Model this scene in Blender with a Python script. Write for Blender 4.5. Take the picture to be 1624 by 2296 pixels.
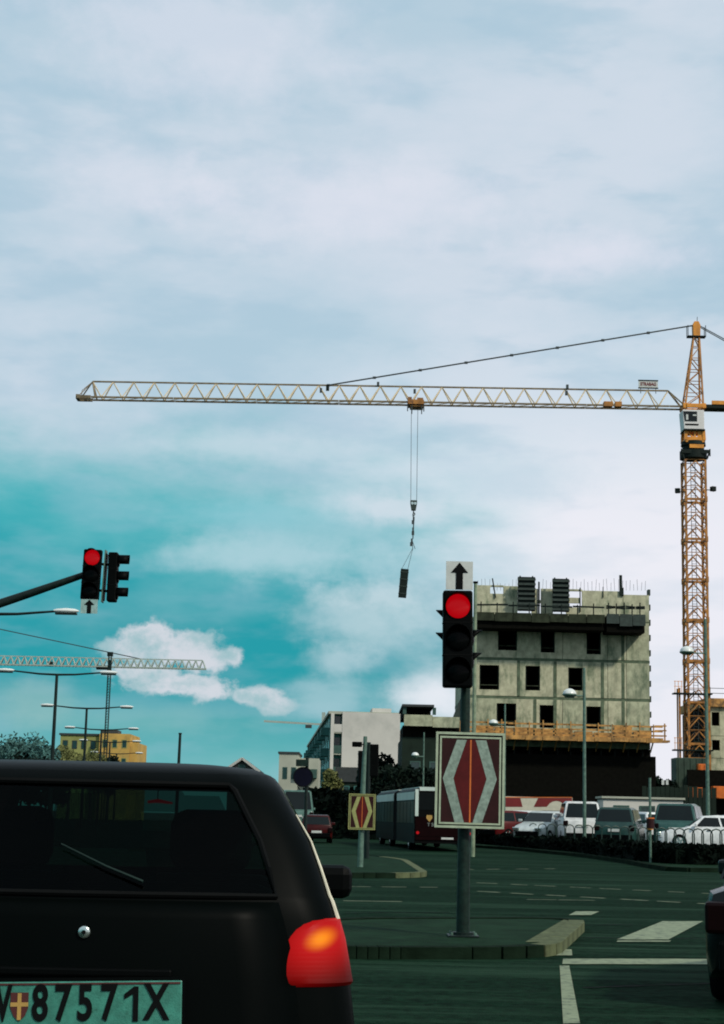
import bpy, bmesh, math, random
from mathutils import Vector, Matrix
random.seed(7)
R = math.radians
scene = bpy.context.scene
for o in list(bpy.data.objects): bpy.data.objects.remove(o)
COL = scene.collection
PI = math.pi

# ------------------------------------------------------------------ camera
F, CX, CY, EYE = 3735.0, 812.0, 1148.0, 1.39          # focal length and centre measured on the photograph
PITCH, ROLL = math.atan(682.0 / F), R(1.3)
fwd = Vector((0, math.cos(PITCH), math.sin(PITCH)))
r0, u0 = Vector((1, 0, 0)), Vector((0, -math.sin(PITCH), math.cos(PITCH)))
rgt = r0 * math.cos(ROLL) + u0 * math.sin(ROLL)
upv = u0 * math.cos(ROLL) - r0 * math.sin(ROLL)
CAM = Vector((0, 0, EYE))
cd = bpy.data.cameras.new('camera'); cam = bpy.data.objects.new('camera', cd); COL.objects.link(cam)
m3 = Matrix((rgt, upv, -fwd)).transposed()
cam.matrix_world = Matrix.Translation(CAM) @ m3.to_4x4()
cd.sensor_fit = 'VERTICAL'; cd.sensor_height = 24; cd.lens = 24 * F / 2296
cd.clip_start = 0.1; cd.clip_end = 5000
scene.camera = cam

def ray(px, py): return fwd + rgt * ((px - CX) / F) + upv * ((CY - py) / F)
def P(px, py, Y):                                       # point at depth Y seen at a measured position
    d = ray(px, py); return CAM + d * (Y / d.y)
def G(px, py, z=0.0):                                   # point on the level z seen at a measured position
    d = ray(px, py); return CAM + d * ((z - EYE) / d.z)
def AE(px, py):                                         # azimuth, elevation
    d = ray(px, py).normalized(); return math.atan2(d.x, d.y), math.asin(d.z)

# ------------------------------------------------------------------ world
class S:
    """a float socket with arithmetic"""
    def __init__(s, nt, k): s.nt = nt; s.k = k
    def _m(s, op, *a, clamp=False):
        n = s.nt.nodes.new('ShaderNodeMath'); n.operation = op; n.use_clamp = clamp
        for i, x in enumerate((s,) + a):
            if isinstance(x, S): s.nt.links.new(x.k, n.inputs[i])
            else: n.inputs[i].default_value = x
        return S(s.nt, n.outputs[0])
    def __add__(s, o): return s._m('ADD', o)
    __radd__ = __add__
    def __sub__(s, o): return s._m('SUBTRACT', o)
    def __mul__(s, o): return s._m('MULTIPLY', o)
    __rmul__ = __mul__
    def __truediv__(s, o): return s._m('DIVIDE', o)
    def max(s, o): return s._m('MAXIMUM', o)
    def sqrt(s): return s._m('SQRT')
    def ss(s, a, b):                                    # smoothstep a->b gives 0->1
        n = s.nt.nodes.new('ShaderNodeMapRange'); n.interpolation_type = 'SMOOTHSTEP'
        s.nt.links.new(s.k, n.inputs[0])
        if a < b: n.inputs[1].default_value, n.inputs[2].default_value = a, b
        else:
            n.inputs[1].default_value, n.inputs[2].default_value = b, a
            n.inputs[3].default_value, n.inputs[4].default_value = 1, 0
        return S(s.nt, n.outputs[0])
def cmix(nt, f, a, b):
    n = nt.nodes.new('ShaderNodeMix'); n.data_type = 'RGBA'
    if isinstance(f, S): nt.links.new(f.k, n.inputs[0])
    else: n.inputs[0].default_value = f
    for i, x in ((6, a), (7, b)):
        if isinstance(x, tuple): n.inputs[i].default_value = x + (1,)
        else: nt.links.new(x, n.inputs[i])
    return n.outputs[2]
def lin(r, g, b):
    f = lambda c: (c / 12.92 if c <= .04045 else ((c + .055) / 1.055) ** 2.4)
    return (f(r / 255), f(g / 255), f(b / 255))

SUN_AZ, SUN_EL = R(135), R(39)                          # behind the camera, to the right
world = bpy.data.worlds.new('World'); scene.world = world; world.use_nodes = True
nt = world.node_tree; nt.nodes.clear()
wo = nt.nodes.new('ShaderNodeOutputWorld'); bg = nt.nodes.new('ShaderNodeBackground')
nt.links.new(bg.outputs[0], wo.inputs[0])
tc = nt.nodes.new('ShaderNodeTexCoord'); sp = nt.nodes.new('ShaderNodeSeparateXYZ')
nt.links.new(tc.outputs['Generated'], sp.inputs[0])
dx, dy, dz = (S(nt, sp.outputs[i]) for i in range(3))
az = dx._m('ARCTAN2', dy); el = dz._m('ARCSINE')
def wnoise(scale, sx=1, sz=1, detail=5, rough=.55, off=0):
    mp = nt.nodes.new('ShaderNodeMapping'); mp.inputs['Scale'].default_value = (sx, sx, sz); mp.inputs['Location'].default_value = (off, off * .7, off * .3)
    nt.links.new(tc.outputs['Generated'], mp.inputs[0])
    n = nt.nodes.new('ShaderNodeTexNoise'); n.inputs['Scale'].default_value = scale
    n.inputs['Detail'].default_value = detail; n.inputs['Roughness'].default_value = rough
    nt.links.new(mp.outputs[0], n.inputs['Vector'])
    return S(nt, n.outputs[0])
sky = nt.nodes.new('ShaderNodeTexSky'); sky.sky_type = 'NISHITA'; sky.sun_disc = False
sky.sun_elevation = SUN_EL; sky.sun_rotation = SUN_AZ
skys = nt.nodes.new('ShaderNodeMix'); skys.data_type = 'RGBA'; skys.blend_type = 'MULTIPLY'; skys.inputs[0].default_value = 1
nt.links.new(sky.outputs[0], skys.inputs[6]); skys.inputs[7].default_value = (.06, .09, .085, 1)
nA = wnoise(5, 1, 2.6, 6, .55, 3.1); nB = wnoise(11, 1, 2.2, 5, .6, 8.4); nC = wnoise(38, 1, 1.3, 6, .6, 1.7); nD = wnoise(16, 1, 3.2, 4, .5, 5.9)
wob = (nB - .5)
elw = el + (nA - .5) * .10
deep, teal, pale = lin(0, 153, 166), lin(56, 178, 186), lin(188, 211, 226)
clear = cmix(nt, el.ss(.0, .085), lin(100, 184, 188), deep)
elr = elw + wob * .06 + (az + .17).max(0) * .07          # the clear strip sinks towards the right
clear = cmix(nt, elr.ss(.10, .20), clear, teal)
clear = cmix(nt, elr.ss(.17, .265), clear, pale)
clear = cmix(nt, .08, clear, skys.outputs[2])
# thin high cloud, thicker to the right and low down
right = (az + wob * .16 + (nD - .5) * .10 + (el - .12) * .35).ss(-.03, .11)
lowr = (el + wob * .06).ss(.34, .17)
col = cmix(nt, right * lowr * .8, clear, lin(214, 228, 238))
glow = (az + wob * .09 + (nD - .5) * .05).ss(.02, .15) * (el + (nD - .5) * .05).ss(.27, .17)
col = cmix(nt, glow * .92, col, lin(240, 239, 247))
hi = el.ss(.16, .3)
veil = (nA * .8 + nB * .2).ss(.40, .66)
col = cmix(nt, veil * (.15 + hi * .42), col, lin(223, 227, 238))
dark = (nD * .7 + nA * .3).ss(.54, .38)
col = cmix(nt, dark * (.2 + hi * .32), col, lin(166, 197, 216))
def blob(px, py, rx, ry, amp=1.0, edge=.35):
    a0, e0 = AE(px, py)
    q = ((az - a0) / (rx / F)); w = ((el - e0) / (ry / F))
    rr = (q * q + w * w).sqrt() + (nC - .5) * 1.5 * amp + (nD - .5) * .9 * amp
    return rr.ss(1.0 + edge * .3, 1.0 - edge)
# mid-height grey teal banks and the heaped clouds low on the left
for (px, py, rx, ry, k, c) in ((470, 90, 420, 170, .55, (226, 228, 240)), (300, 405, 220, 80, .5, (226, 228, 240)), (800, 460, 440, 120, .6, (228, 229, 241)), (1330, 570, 260, 60, .6, (230, 230, 242)), (620, 770, 420, 90, .4, (176, 204, 219)), (1150, 1080, 220, 70, .45, (184, 208, 224)), (520, 1000, 260, 50, .6, (205, 222, 232)), (620, 1245, 300, 55, .6, (190, 218, 226)), (820, 1390, 190, 90, .6, (200, 220, 228)),
                               (720, 1200, 330, 120, .5, (176, 210, 222)), (560, 1150, 260, 40, .35, (130, 200, 212)), (850, 1340, 150, 40, .5, (216, 228, 236)), (880, 1140, 160, 45, .7, (222, 228, 238)),
                               (300, 1615, 330, 40, .4, (140, 190, 190)), (70, 1580, 90, 70, .55, (150, 190, 190)), (760, 1480, 90, 50, .5, (205, 222, 230)),
                               (740, 1560, 120, 60, .5, (190, 215, 224)), (980, 1560, 120, 60, .8, (238, 240, 247))):
    col = cmix(nt, blob(px, py, rx, ry, .9, .9) * k, col, lin(*c))
nE = wnoise(85, 1, 1.2, 7, .62, 2.2)
field = None                                            # heaped clouds: union of lobes, edges broken up by fine noise
for (px, py, rx, ry) in ((335, 1425, 62, 36), (300, 1455, 60, 30), (400, 1455, 90, 42), (455, 1478, 62, 34), (400, 1535, 120, 26), (320, 1505, 90, 22), (470, 1548, 50, 24), (526, 1472, 22, 24), (590, 1562, 50, 24), (615, 1580, 40, 22), (548, 1560, 24, 16)):
    a0, e0 = AE(px, py)
    q = ((az - a0) / (rx / F)); w = ((el - e0) / (ry / F)); d_ = (q * q + w * w).sqrt()
    field = d_ if field is None else field._m('SMOOTH_MIN', d_, .2)
field = field + (nC - .5) * 1.4 + (nE - .5) * 1.75
puff = field.ss(1.25, .62)
under = (nE * .25 + nC * .75).ss(.36, .58)
col = cmix(nt, puff * .9, col, cmix(nt, under, lin(165, 196, 203), lin(218, 220, 228)))
col = cmix(nt, el.ss(.0, -.03), col, (.05, .06, .055))
nt.links.new(col, bg.inputs[0]); bg.inputs[1].default_value = 1.0

sd = bpy.data.lights.new('sun', 'SUN'); sd.energy = 2.9; sd.angle = R(4); sd.color = (1, .93, .80)
sun = bpy.data.objects.new('sun', sd); COL.objects.link(sun)
sv = Vector((math.sin(SUN_AZ) * math.cos(SUN_EL), math.cos(SUN_AZ) * math.cos(SUN_EL), math.sin(SUN_EL)))
sun.rotation_euler = sv.to_track_quat('Z', 'Y').to_euler()
vs = scene.view_settings
vs.view_transform = 'Standard'; vs.look = 'None'; vs.exposure = 0; vs.gamma = 1; vs.use_curve_mapping = False
scene.cycles.filter_width = 1.9; scene.cycles.max_bounces = 8; scene.cycles.transparent_max_bounces = 16

# ------------------------------------------------------------------ materials
def mat(name, col, rough=.6, metal=0., var=.18, scale=4., bump=0., bscale=40., spec=.4, col2=None, emit=None, estr=0., grime=None):
    m = bpy.data.materials.new(name); m.use_nodes = True
    t = m.node_tree; b = t.nodes['Principled BSDF']
    b.inputs['Roughness'].default_value = rough; b.inputs['Metallic'].default_value = metal
    b.inputs['Specular IOR Level'].default_value = spec
    tcn = t.nodes.new('ShaderNodeTexCoord')
    n = t.nodes.new('ShaderNodeTexNoise'); n.inputs['Scale'].default_value = scale; n.inputs['Detail'].default_value = 6; n.inputs['Roughness'].default_value = .62
    t.links.new(tcn.outputs['Object'], n.inputs['Vector'])
    f = S(t, n.outputs[0]).ss(.28, .72)
    a = tuple(c * (1 - var) for c in col); c2 = col2 or tuple(min(1, c * (1 + var)) for c in col)
    k = cmix(t, f, a, c2)
    if grime:                                           # (colour, scale, low, high): blotches with a shape of their own
        g = t.nodes.new('ShaderNodeTexNoise'); g.inputs['Scale'].default_value = grime[1]; g.inputs['Detail'].default_value = 5; g.inputs['Roughness'].default_value = .7
        mp = t.nodes.new('ShaderNodeMapping'); mp.inputs['Location'].default_value = (5.3, 2.1, 7.7); mp.inputs['Scale'].default_value = grime[4] if len(grime) > 4 else (1, 1, 1)
        t.links.new(tcn.outputs['Object'], mp.inputs[0]); t.links.new(mp.outputs[0], g.inputs['Vector'])
        k = cmix(t, S(t, g.outputs[0]).ss(grime[2], grime[3]), k, grime[0])
    t.links.new(k, b.inputs['Base Color'])
    if bump:
        bn = t.nodes.new('ShaderNodeTexNoise'); bn.inputs['Scale'].default_value = bscale; bn.inputs['Detail'].default_value = 4
        t.links.new(tcn.outputs['Object'], bn.inputs['Vector'])
        bu = t.nodes.new('ShaderNodeBump'); bu.inputs['Strength'].default_value = bump; bu.inputs['Distance'].default_value = .02
        t.links.new(bn.outputs[0], bu.inputs['Height']); t.links.new(bu.outputs[0], b.inputs['Normal'])
    if emit:
        b.inputs['Emission Color'].default_value = emit + (1,); b.inputs['Emission Strength'].default_value = estr
    return m
def glass(name, tint=(.25, .36, .33), refl=.5, rough=.04):
    m = bpy.data.materials.new(name); m.use_nodes = True; t = m.node_tree; t.nodes.clear()
    o = t.nodes.new('ShaderNodeOutputMaterial'); mx = t.nodes.new('ShaderNodeMixShader')
    tr = t.nodes.new('ShaderNodeBsdfTransparent'); tr.inputs[0].default_value = tint + (1,)
    gl = t.nodes.new('ShaderNodeBsdfGlossy'); gl.inputs['Roughness'].default_value = rough; gl.inputs[0].default_value = (.8, .9, .88, 1)
    fr = t.nodes.new('ShaderNodeFresnel'); fr.inputs[0].default_value = 1.45
    k = S(t, fr.outputs[0]) * refl
    t.links.new(k.k, mx.inputs[0]); t.links.new(tr.outputs[0], mx.inputs[1]); t.links.new(gl.outputs[0], mx.inputs[2]); t.links.new(mx.outputs[0], o.inputs[0])
    return m
M = {}
M['asphalt'] = mat('asphalt', (.0042, .0165, .0085), .9, var=.6, scale=9, bump=.6, bscale=55, spec=.02, grime=((.018, .044, .026), .45, .45, .70, (.35, 3.0, 1)))  # grime here: mottling, plus pale streaks painted for road reflections
M['ground'] = mat('ground', (.012, .022, .013), .95, var=.3, scale=.3)
M['paint'] = mat('road_paint', (.19, .225, .135), .8, var=.2, scale=9, bump=.3, bscale=60, grime=((.04, .06, .04), 7, .5, .68))
M['pave'] = mat('paving', (.0075, .024, .0115), .9, var=.35, scale=2, bump=.4, bscale=30, spec=.04)
M['kerb'] = mat('kerb_stone', (.0065, .014, .008), .85, var=.35, scale=3, bump=.3, bscale=30, spec=.02)
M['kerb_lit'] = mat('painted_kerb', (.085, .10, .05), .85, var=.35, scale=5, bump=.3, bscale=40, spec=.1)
M['black'] = mat('black_plastic', (.0015, .002, .002), .5, var=.2, spec=.04)
M['black_paint'] = mat('black_car_paint', (.0008, .0016, .0014), .42, var=.1, spec=.03)
M['rubber'] = mat('rubber', (.003, .0035, .0035), .8, spec=.08)
M['steel'] = mat('galvanised_steel', (.085, .15, .115), .5, .2, var=.35, scale=9, bump=.15, bscale=30)
M['pole'] = mat('pole_green_grey', (.0065, .019, .014), .5, .1, var=.45, scale=9, bump=.15, bscale=30, spec=.2)
M['pole_dark'] = mat('pole_dark', (.006, .014, .012), .5, .1, var=.3, scale=9, spec=.2)
M['frame_white'] = mat('sign_frame_white', (.34, .40, .28), .5, var=.15, scale=8)
M['sign_red'] = mat('sign_red', (.075, .0055, .0055), .5, var=.2, scale=6, spec=.2)
M['sign_dark'] = mat('sign_dark_red', (.024, .0045, .0045), .5, var=.2, scale=6, spec=.2)
M['sign_band'] = mat('sign_band', (.22, .285, .235), .5, var=.25, scale=20, grime=((.12, .17, .14), 9, .5, .7))
M['sign_yellow'] = mat('sign_band_yellow', (.27, .28, .10), .5, var=.15, scale=14)
M['sign_line'] = mat('sign_orange_line', (.55, .13, .02), .5)
M['white_plate'] = mat('white_plate', (.50, .52, .49), .55, var=.1, scale=8)
M['plate_back'] = mat('number_plate', (.038, .19, .14), .45, var=.25, scale=24, bump=.1, bscale=200, grime=((.02, .10, .07), 30, .56, .72))
M['ink'] = mat('black_ink', (.003, .0035, .0035), .6, spec=.08)
M['crest_red'] = mat('crest_red', (.07, .012, .01), .6)
M['crest_gold'] = mat('crest_cross', (.40, .24, .06), .6)
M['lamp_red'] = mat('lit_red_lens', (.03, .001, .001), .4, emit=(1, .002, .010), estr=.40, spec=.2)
M['lens_dark'] = mat('unlit_lens', (.0018, .0024, .0024), .2, spec=.05)
M['chrome'] = mat('chrome', (.55, .62, .58), .25, .9)
M['seat'] = mat('seat_cloth', (.006, .009, .008), .9, spec=.1)
M['shelf'] = mat('parcel_shelf', (.035, .06, .045), .9)
M['car_glass'] = glass('car_glass', (.04, .085, .075), .14)
M['clear_glass'] = glass('clear_car_glass', (.62, .78, .74), .6)
M['dark_glass'] = mat('dark_glass', (.003, .006, .0055), .08, spec=.3, var=.3, scale=.8)
M['jib'] = mat('crane_pale_paint', (.62, .50, .32), .5, var=.2, scale=1.2)
M['jib_dark'] = mat('crane_weathered_paint', (.17, .13, .075), .6, var=.4, scale=1.5)
M['crane_yellow'] = mat('crane_orange_paint', (.62, .24, .025), .5, var=.25, scale=1.2)
M['crane_brown'] = mat('crane_rusty_paint', (.34, .14, .024), .55, var=.5, scale=1.0, grime=((.12, .05, .02), 1.2, .5, .7))
M['cable'] = mat('steel_cable', (.05, .06, .06), .5, .5)
M['cab_white'] = mat('cab_white', (.62, .60, .58), .4, var=.06)
M['concrete'] = mat('concrete', (.42, .41, .28), .85, var=.25, scale=1.6, bump=.3, bscale=8, grime=((.13, .165, .10), 1.3, .47, .72, (1, 1, .4)))
M['concrete2'] = mat('concrete_grey', (.36, .37, .25), .85, var=.28, scale=1.6, bump=.3, bscale=8, grime=((.11, .145, .09), 1.2, .46, .72, (1, 1, .35)))
M['joint'] = mat('stained_joint', (.085, .115, .07), .9, var=.35, scale=2)
M['dark_void'] = mat('dark_void_shade', (.004, .004, .003), .9, var=.3, spec=.05)  # near-black, the shade of voids and interiors put into the colour
M['timber'] = mat('yellow_timber', (.42, .215, .058), .7, var=.45, scale=2, grime=((.13, .075, .03), 1.5, .48, .7))
M['timber_dark'] = mat('weathered_timber', (.028, .034, .021), .8, var=.4, scale=2, spec=.1)
M['formwork'] = mat('formwork_dark', (.007, .013, .011), .7, var=.3, spec=.15)
M['formwork2'] = mat('formwork_rib', (.022, .036, .03), .7, var=.3)
M['white_wall'] = mat('white_render', (.52, .50, .455), .85, var=.06, scale=.3, grime=((.40, .395, .36), .12, .52, .75))
M['teal_wall'] = mat('grey_green_facade', (.035, .14, .125), .8, var=.25, scale=.4)  # teal of the apartment block's shadowed side, put into the colour
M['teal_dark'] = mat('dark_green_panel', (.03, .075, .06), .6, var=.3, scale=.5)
M['win'] = mat('far_window', (.012, .035, .032), .15, spec=.6)
M['grey_wall'] = mat('grey_render', (.35, .36, .29), .85, var=.12, scale=.3)
M['yellow_wall'] = mat('ochre_render', (.50, .31, .075), .85, var=.2, scale=.4, grime=((.30, .21, .07), .5, .48, .72))
M['olive_wall'] = mat('olive_render', (.24, .25, .08), .85, var=.2, scale=.25)
M['dark_wall'] = mat('dark_cladding', (.010, .019, .013), .8, var=.35, scale=.5, spec=.15)
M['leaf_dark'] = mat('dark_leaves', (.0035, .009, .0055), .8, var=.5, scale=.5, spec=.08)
M['leaf_teal'] = mat('hazy_blue_green_leaves', (.055, .13, .12), .8, var=.5, scale=.4, spec=.1)  # brightened blue-green, distance haze put into the leaf colour
M['leaf_olive'] = mat('olive_leaves', (.12, .13, .045), .8, var=.5, scale=.5, spec=.15)
M['bark'] = mat('bark', (.03, .03, .022), .9, var=.4)
M['bus_white'] = mat('bus_white_roof', (.46, .54, .49), .4, var=.1, scale=.7)
M['bus_dark'] = mat('bus_dark_side', (.0025, .0025, .0025), .5, var=.2, spec=.05)
M['bus_red'] = mat('bus_red', (.006, .001, .0013), .5, var=.2, spec=.04)
M['red_paint'] = mat('red_car_paint', (.075, .004, .004), .35, spec=.2)
M['silver_paint'] = mat('silver_car_paint', (.46, .50, .48), .3, .2)
M['white_paint'] = mat('white_car_paint', (.66, .67, .66), .35)
M['green_paint'] = mat('dark_green_car_paint', (.018, .052, .046), .25, spec=.4)
M['dark_paint'] = mat('dark_car_paint', (.003, .006, .006), .22, spec=.22)
M['banner_red'] = mat('banner_red', (.15, .008, .008), .6, var=.15, scale=.7)
M['banner_white'] = mat('banner_white', (.48, .46, .36), .6, var=.1)
M['site_green'] = mat('site_box_green', (.022, .045, .03), .7, var=.35, scale=.8)
M['site_orange'] = mat('site_orange', (.58, .13, .012), .6, var=.25, scale=.8)
M['lamp_glass'] = mat('lamp_cover', (.62, .65, .62), .3, var=.05)
M['blue_disc'] = mat('dark_blue_disc', (.003, .003, .010), .4, spec=.1)
M['slate'] = mat('slate_roof', (.03, .035, .035), .7)

M['van_paint'] = mat('grey_green_van_paint', (.07, .15, .125), .35)
M['pole_pale'] = mat('pale_weathered_pole', (.17, .22, .14), .5, var=.3, scale=5)
M['worn'] = mat('worn_asphalt', (.013, .034, .019), .9, var=.5, scale=5, bump=.4, bscale=55, spec=.02)
M['flank_glint'] = mat('cream_flank_reflection', (.62, .58, .44), .4, var=.2, scale=12)  # pale colour of the painted flank reflection
M['wiper'] = mat('wiper_arm', (.01, .026, .021), .5, spec=.2)
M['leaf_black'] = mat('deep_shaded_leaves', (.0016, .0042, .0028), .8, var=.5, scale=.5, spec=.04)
M['dim_white'] = mat('faded_white_letters', (.14, .16, .15), .6)
M['dark_red_paint'] = mat('dark_red_car_paint', (.035, .003, .003), .35, spec=.15)
M['bus_glass'] = mat('bus_glass', (.002, .004, .004), .3, spec=.12)
M['teal_paint'] = mat('grey_teal_car_paint', (.03, .085, .075), .25, spec=.4)
M['tar'] = mat('tar_seam', (.002, .005, .003), .8, spec=.05)
M['far_steel'] = mat('far_pale_steel', (.30, .36, .32), .6, var=.15)
M['dull_plate'] = mat('dull_plate', (.26, .40, .38), .6, var=.2, scale=12)
M['rail'] = mat('rail_green_grey', (.016, .038, .029), .5, .2, var=.3)
M['dull_red'] = mat('unlit_tail_lens', (.006, .0015, .0015), .3, spec=.1)
# ------------------------------------------------------------------ mesh helpers
class MB:
    def __init__(s): s.v = []; s.f = []
    def add(s, vs, fs):
        k = len(s.v); s.v += [tuple(v) for v in vs]; s.f += [tuple(i + k for i in f) for f in fs]; return s
    def box(s, c, d, rz=0., M3=None):
        hx, hy, hz = d[0] / 2, d[1] / 2, d[2] / 2
        vs = [Vector((x, y, z)) for z in (-hz, hz) for y in (-hy, hy) for x in (-hx, hx)]
        mm = M3 if M3 is not None else (Matrix.Rotation(rz, 3, 'Z') if rz else None)
        if mm is not None: vs = [mm @ v for v in vs]
        c = Vector(c)
        return s.add([v + c for v in vs], [(0, 2, 3, 1), (4, 5, 7, 6), (0, 1, 5, 4), (2, 6, 7, 3), (0, 4, 6, 2), (1, 3, 7, 5)])
    def b2(s, a, b):
        a, b = Vector(a), Vector(b); d = b - a
        return s.box((a + b) / 2, (abs(d.x), abs(d.y), abs(d.z)))
    def bar(s, a, b, w, h=None, up=Vector((0, 0, 1))):
        a, b = Vector(a), Vector(b); h = h or w; d = (b - a)
        if d.length < 1e-6: return s
        y = d.normalized()
        if abs(y.dot(up)) > .98: up = Vector((0, 1, 0))
        x = y.cross(up).normalized(); z = x.cross(y)
        return s.box((a + b) / 2, (w, d.length, h), M3=Matrix((x, y, z)).transposed())
    def tube(s, pts, r, n=8, cap=True):
        pts = [Vector(p) for p in pts]; rs = r if isinstance(r, (list, tuple)) else [r] * len(pts); rings = []
        for i, p in enumerate(pts):
            d = (pts[min(i + 1, len(pts) - 1)] - pts[max(i - 1, 0)]).normalized()
            up = Vector((0, 0, 1)) if abs(d.z) < .95 else Vector((0, 1, 0))
            x = d.cross(up).normalized(); y = x.cross(d)
            rings.append([p + (x * math.cos(2 * PI * k / n) + y * math.sin(2 * PI * k / n)) * rs[i] for k in range(n)])
        return s.loft(rings, True, cap, cap)
    def loft(s, rings, closed=True, capa=False, capb=False, skip=None):
        n = len(rings[0]); k = len(s.v)
        for r_ in rings: s.v += [tuple(v) for v in r_]
        for i in range(len(rings) - 1):
            for j in range(n if closed else n - 1):
                if skip and skip(i, j): continue
                a, b = k + i * n + j, k + i * n + (j + 1) % n
                s.f.append((a, b, b + n, a + n))
        if capa: s.f.append(tuple(k + j for j in reversed(range(n))))
        if capb: s.f.append(tuple(k + (len(rings) - 1) * n + j for j in range(n)))
        return s
    def prism(s, poly, y0, y1, xf=None):
        """polygon in x,z drawn counter-clockwise seen from -y, extruded y0..y1"""
        n = len(poly); f = xf or (lambda v: v)
        vs = [f(Vector((x, y0, z))) for x, z in poly] + [f(Vector((x, y1, z))) for x, z in poly]
        return s.add(vs, [tuple(range(n)), tuple(reversed(range(n, 2 * n)))] + [(i, i + n, (i + 1) % n + n, (i + 1) % n) for i in range(n)])
    def disc(s, c, r, y0, y1, n=24, dome=0.):
        """short cylinder along y, optionally domed towards -y"""
        c = Vector(c); rings = []
        for rad, y in ([(r, y1), (r, y0)] + ([(r * math.cos(a), y0 - dome * math.sin(a)) for a in (.4, .8, 1.2)] if dome else [])):
            rings.append([c + Vector((rad * math.cos(2 * PI * k / n), y, -rad * math.sin(2 * PI * k / n))) for k in range(n)])
        return s.loft(rings, True, True, True)
    def build(s, name, m, parent=None, smooth=False, bevel=0., loc=None, seg=2):
        me = bpy.data.meshes.new(name); me.from_pydata(s.v, [], s.f); me.update()
        bm = bmesh.new(); bm.from_mesh(me); bmesh.ops.recalc_face_normals(bm, faces=bm.faces); bm.to_mesh(me); bm.free()
        me.materials.append(m)
        if smooth:
            me.polygons.foreach_set('use_smooth', [True] * len(me.polygons)); me.set_sharp_from_angle(angle=R(38))
        o = bpy.data.objects.new(name, me); COL.objects.link(o)
        if parent is not None: o.parent = parent
        if loc is not None: o.location = loc
        if bevel:
            b = o.modifiers.new('bevel', 'BEVEL'); b.width = bevel; b.segments = seg; b.limit_method = 'ANGLE'; b.angle_limit = R(40)
        return o
def tag(o, label=None, cat=None, group=None, kind=None):
    if label: o['label'] = label
    if cat: o['category'] = cat
    if group: o['group'] = group
    if kind: o['kind'] = kind
    return o
def thing(name, label, cat, loc=(0, 0, 0), rz=0., group=None):
    o = bpy.data.objects.new(name, None); o.empty_display_size = .2; COL.objects.link(o)
    o.location = loc; o.rotation_euler = (0, 0, rz); return tag(o, label, cat, group)
def copy_tree(o, parent=None):
    c = o.copy(); COL.objects.link(c); c.parent = parent
    for ch in list(o.children): copy_tree(ch, c)
    return c
def again(o, loc, rz, label, group=None):
    c = copy_tree(o); c.location = loc; c.rotation_euler = (0, 0, rz); c['label'] = label
    if group: c['group'] = group
    return c
def inst(o, parent, loc, rz=0., scale=None):            # another copy of a part
    c = o.copy(); COL.objects.link(c); c.parent = parent; c.location = loc; c.rotation_euler = (0, 0, rz)
    if scale: c.scale = scale
    return c
def text_mb(body, size, depth, bold=0., spacing=1.):
    cu = bpy.data.curves.new('lettering', 'FONT'); cu.body = body; cu.size = size; cu.extrude = depth / 2; cu.offset = bold
    cu.align_x = 'CENTER'; cu.align_y = 'CENTER'; cu.space_character = spacing; cu.resolution_u = 4
    ob = bpy.data.objects.new('lettering', cu); COL.objects.link(ob)
    dg = bpy.context.evaluated_depsgraph_get(); me = bpy.data.meshes.new_from_object(ob.evaluated_get(dg))
    b = MB(); b.add([Vector((v.co.x, -v.co.z, v.co.y)) for v in me.vertices], [tuple(p.vertices) for p in me.polygons])
    bpy.data.objects.remove(ob); bpy.data.curves.remove(cu); bpy.data.meshes.remove(me)
    return b

def rng(a, b): return random.uniform(a, b)
# ================================================================== THE GROUND
g = MB(); g.box((0, 700, -.31), (2600, 2600, .6)); tag(g.build('ground', M['ground']), kind='structure')
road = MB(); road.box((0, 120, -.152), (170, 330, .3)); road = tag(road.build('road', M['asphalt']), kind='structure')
def quad(pts, z=.004, h=.004):
    b = MB(); n = len(pts)
    b.add([(p[0], p[1], z) for p in pts] + [(p[0], p[1], z - h) for p in pts], [tuple(range(n)), tuple(reversed(range(n, 2 * n)))] + [(i, (i + 1) % n, (i + 1) % n + n, i + n) for i in range(n)])
    return b
def gq(*px): return quad([G(*p) for p in px])
def rough_quad(pts, n=8, j=.02, z=.004):                # marking with worn, uneven long edges
    a, b, c, d = [Vector((p[0], p[1])) for p in pts]
    low = [a.lerp(b, i / n) for i in range(n + 1)]; hi = [d.lerp(c, i / n) for i in range(n + 1)]
    jit = lambda p: (p.x + random.uniform(-j, j), p.y + random.uniform(-j, j), z)
    return MB().loft([[jit(p) for p in low], [jit(p) for p in hi]], False)
# stop line, lane line, crosswalk block
rough_quad([G(1262, 2162), G(1700, 2163), G(1700, 2151), G(1262, 2150)], 14, .015).build('stop_line', M['paint'], road)
rough_quad([G(1258, 2296), G(1300, 2296), G(1278, 2166), G(1252, 2166)], 6, .02).build('lane_line', M['paint'], road)
rough_quad([G(1252, 2143), G(1286, 2143), G(1288, 2129), G(1258, 2129)], 4, .03).build('lane_line', M['paint'], road)
rough_quad([G(1385, 2107), G(1500, 2107), G(1582, 2066), G(1490, 2066)], 6, .03).build('crosswalk_block', M['paint'], road)
rough_quad([G(1382, 2112), G(1502, 2112), G(1506, 2109.5), G(1384, 2109.5)], 6, .01).build('lane_line', M['paint'], road)
rough_quad([G(1620, 2107), G(1735, 2107), G(1790, 2066), G(1700, 2066)], 6, .03).build('crosswalk_block', M['paint'], road)
rough_quad([G(1278, 2052), G(1330, 2052), G(1340, 2044), G(1288, 2044)], 4, .03).build('crosswalk_block', M['paint'], road)
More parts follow.
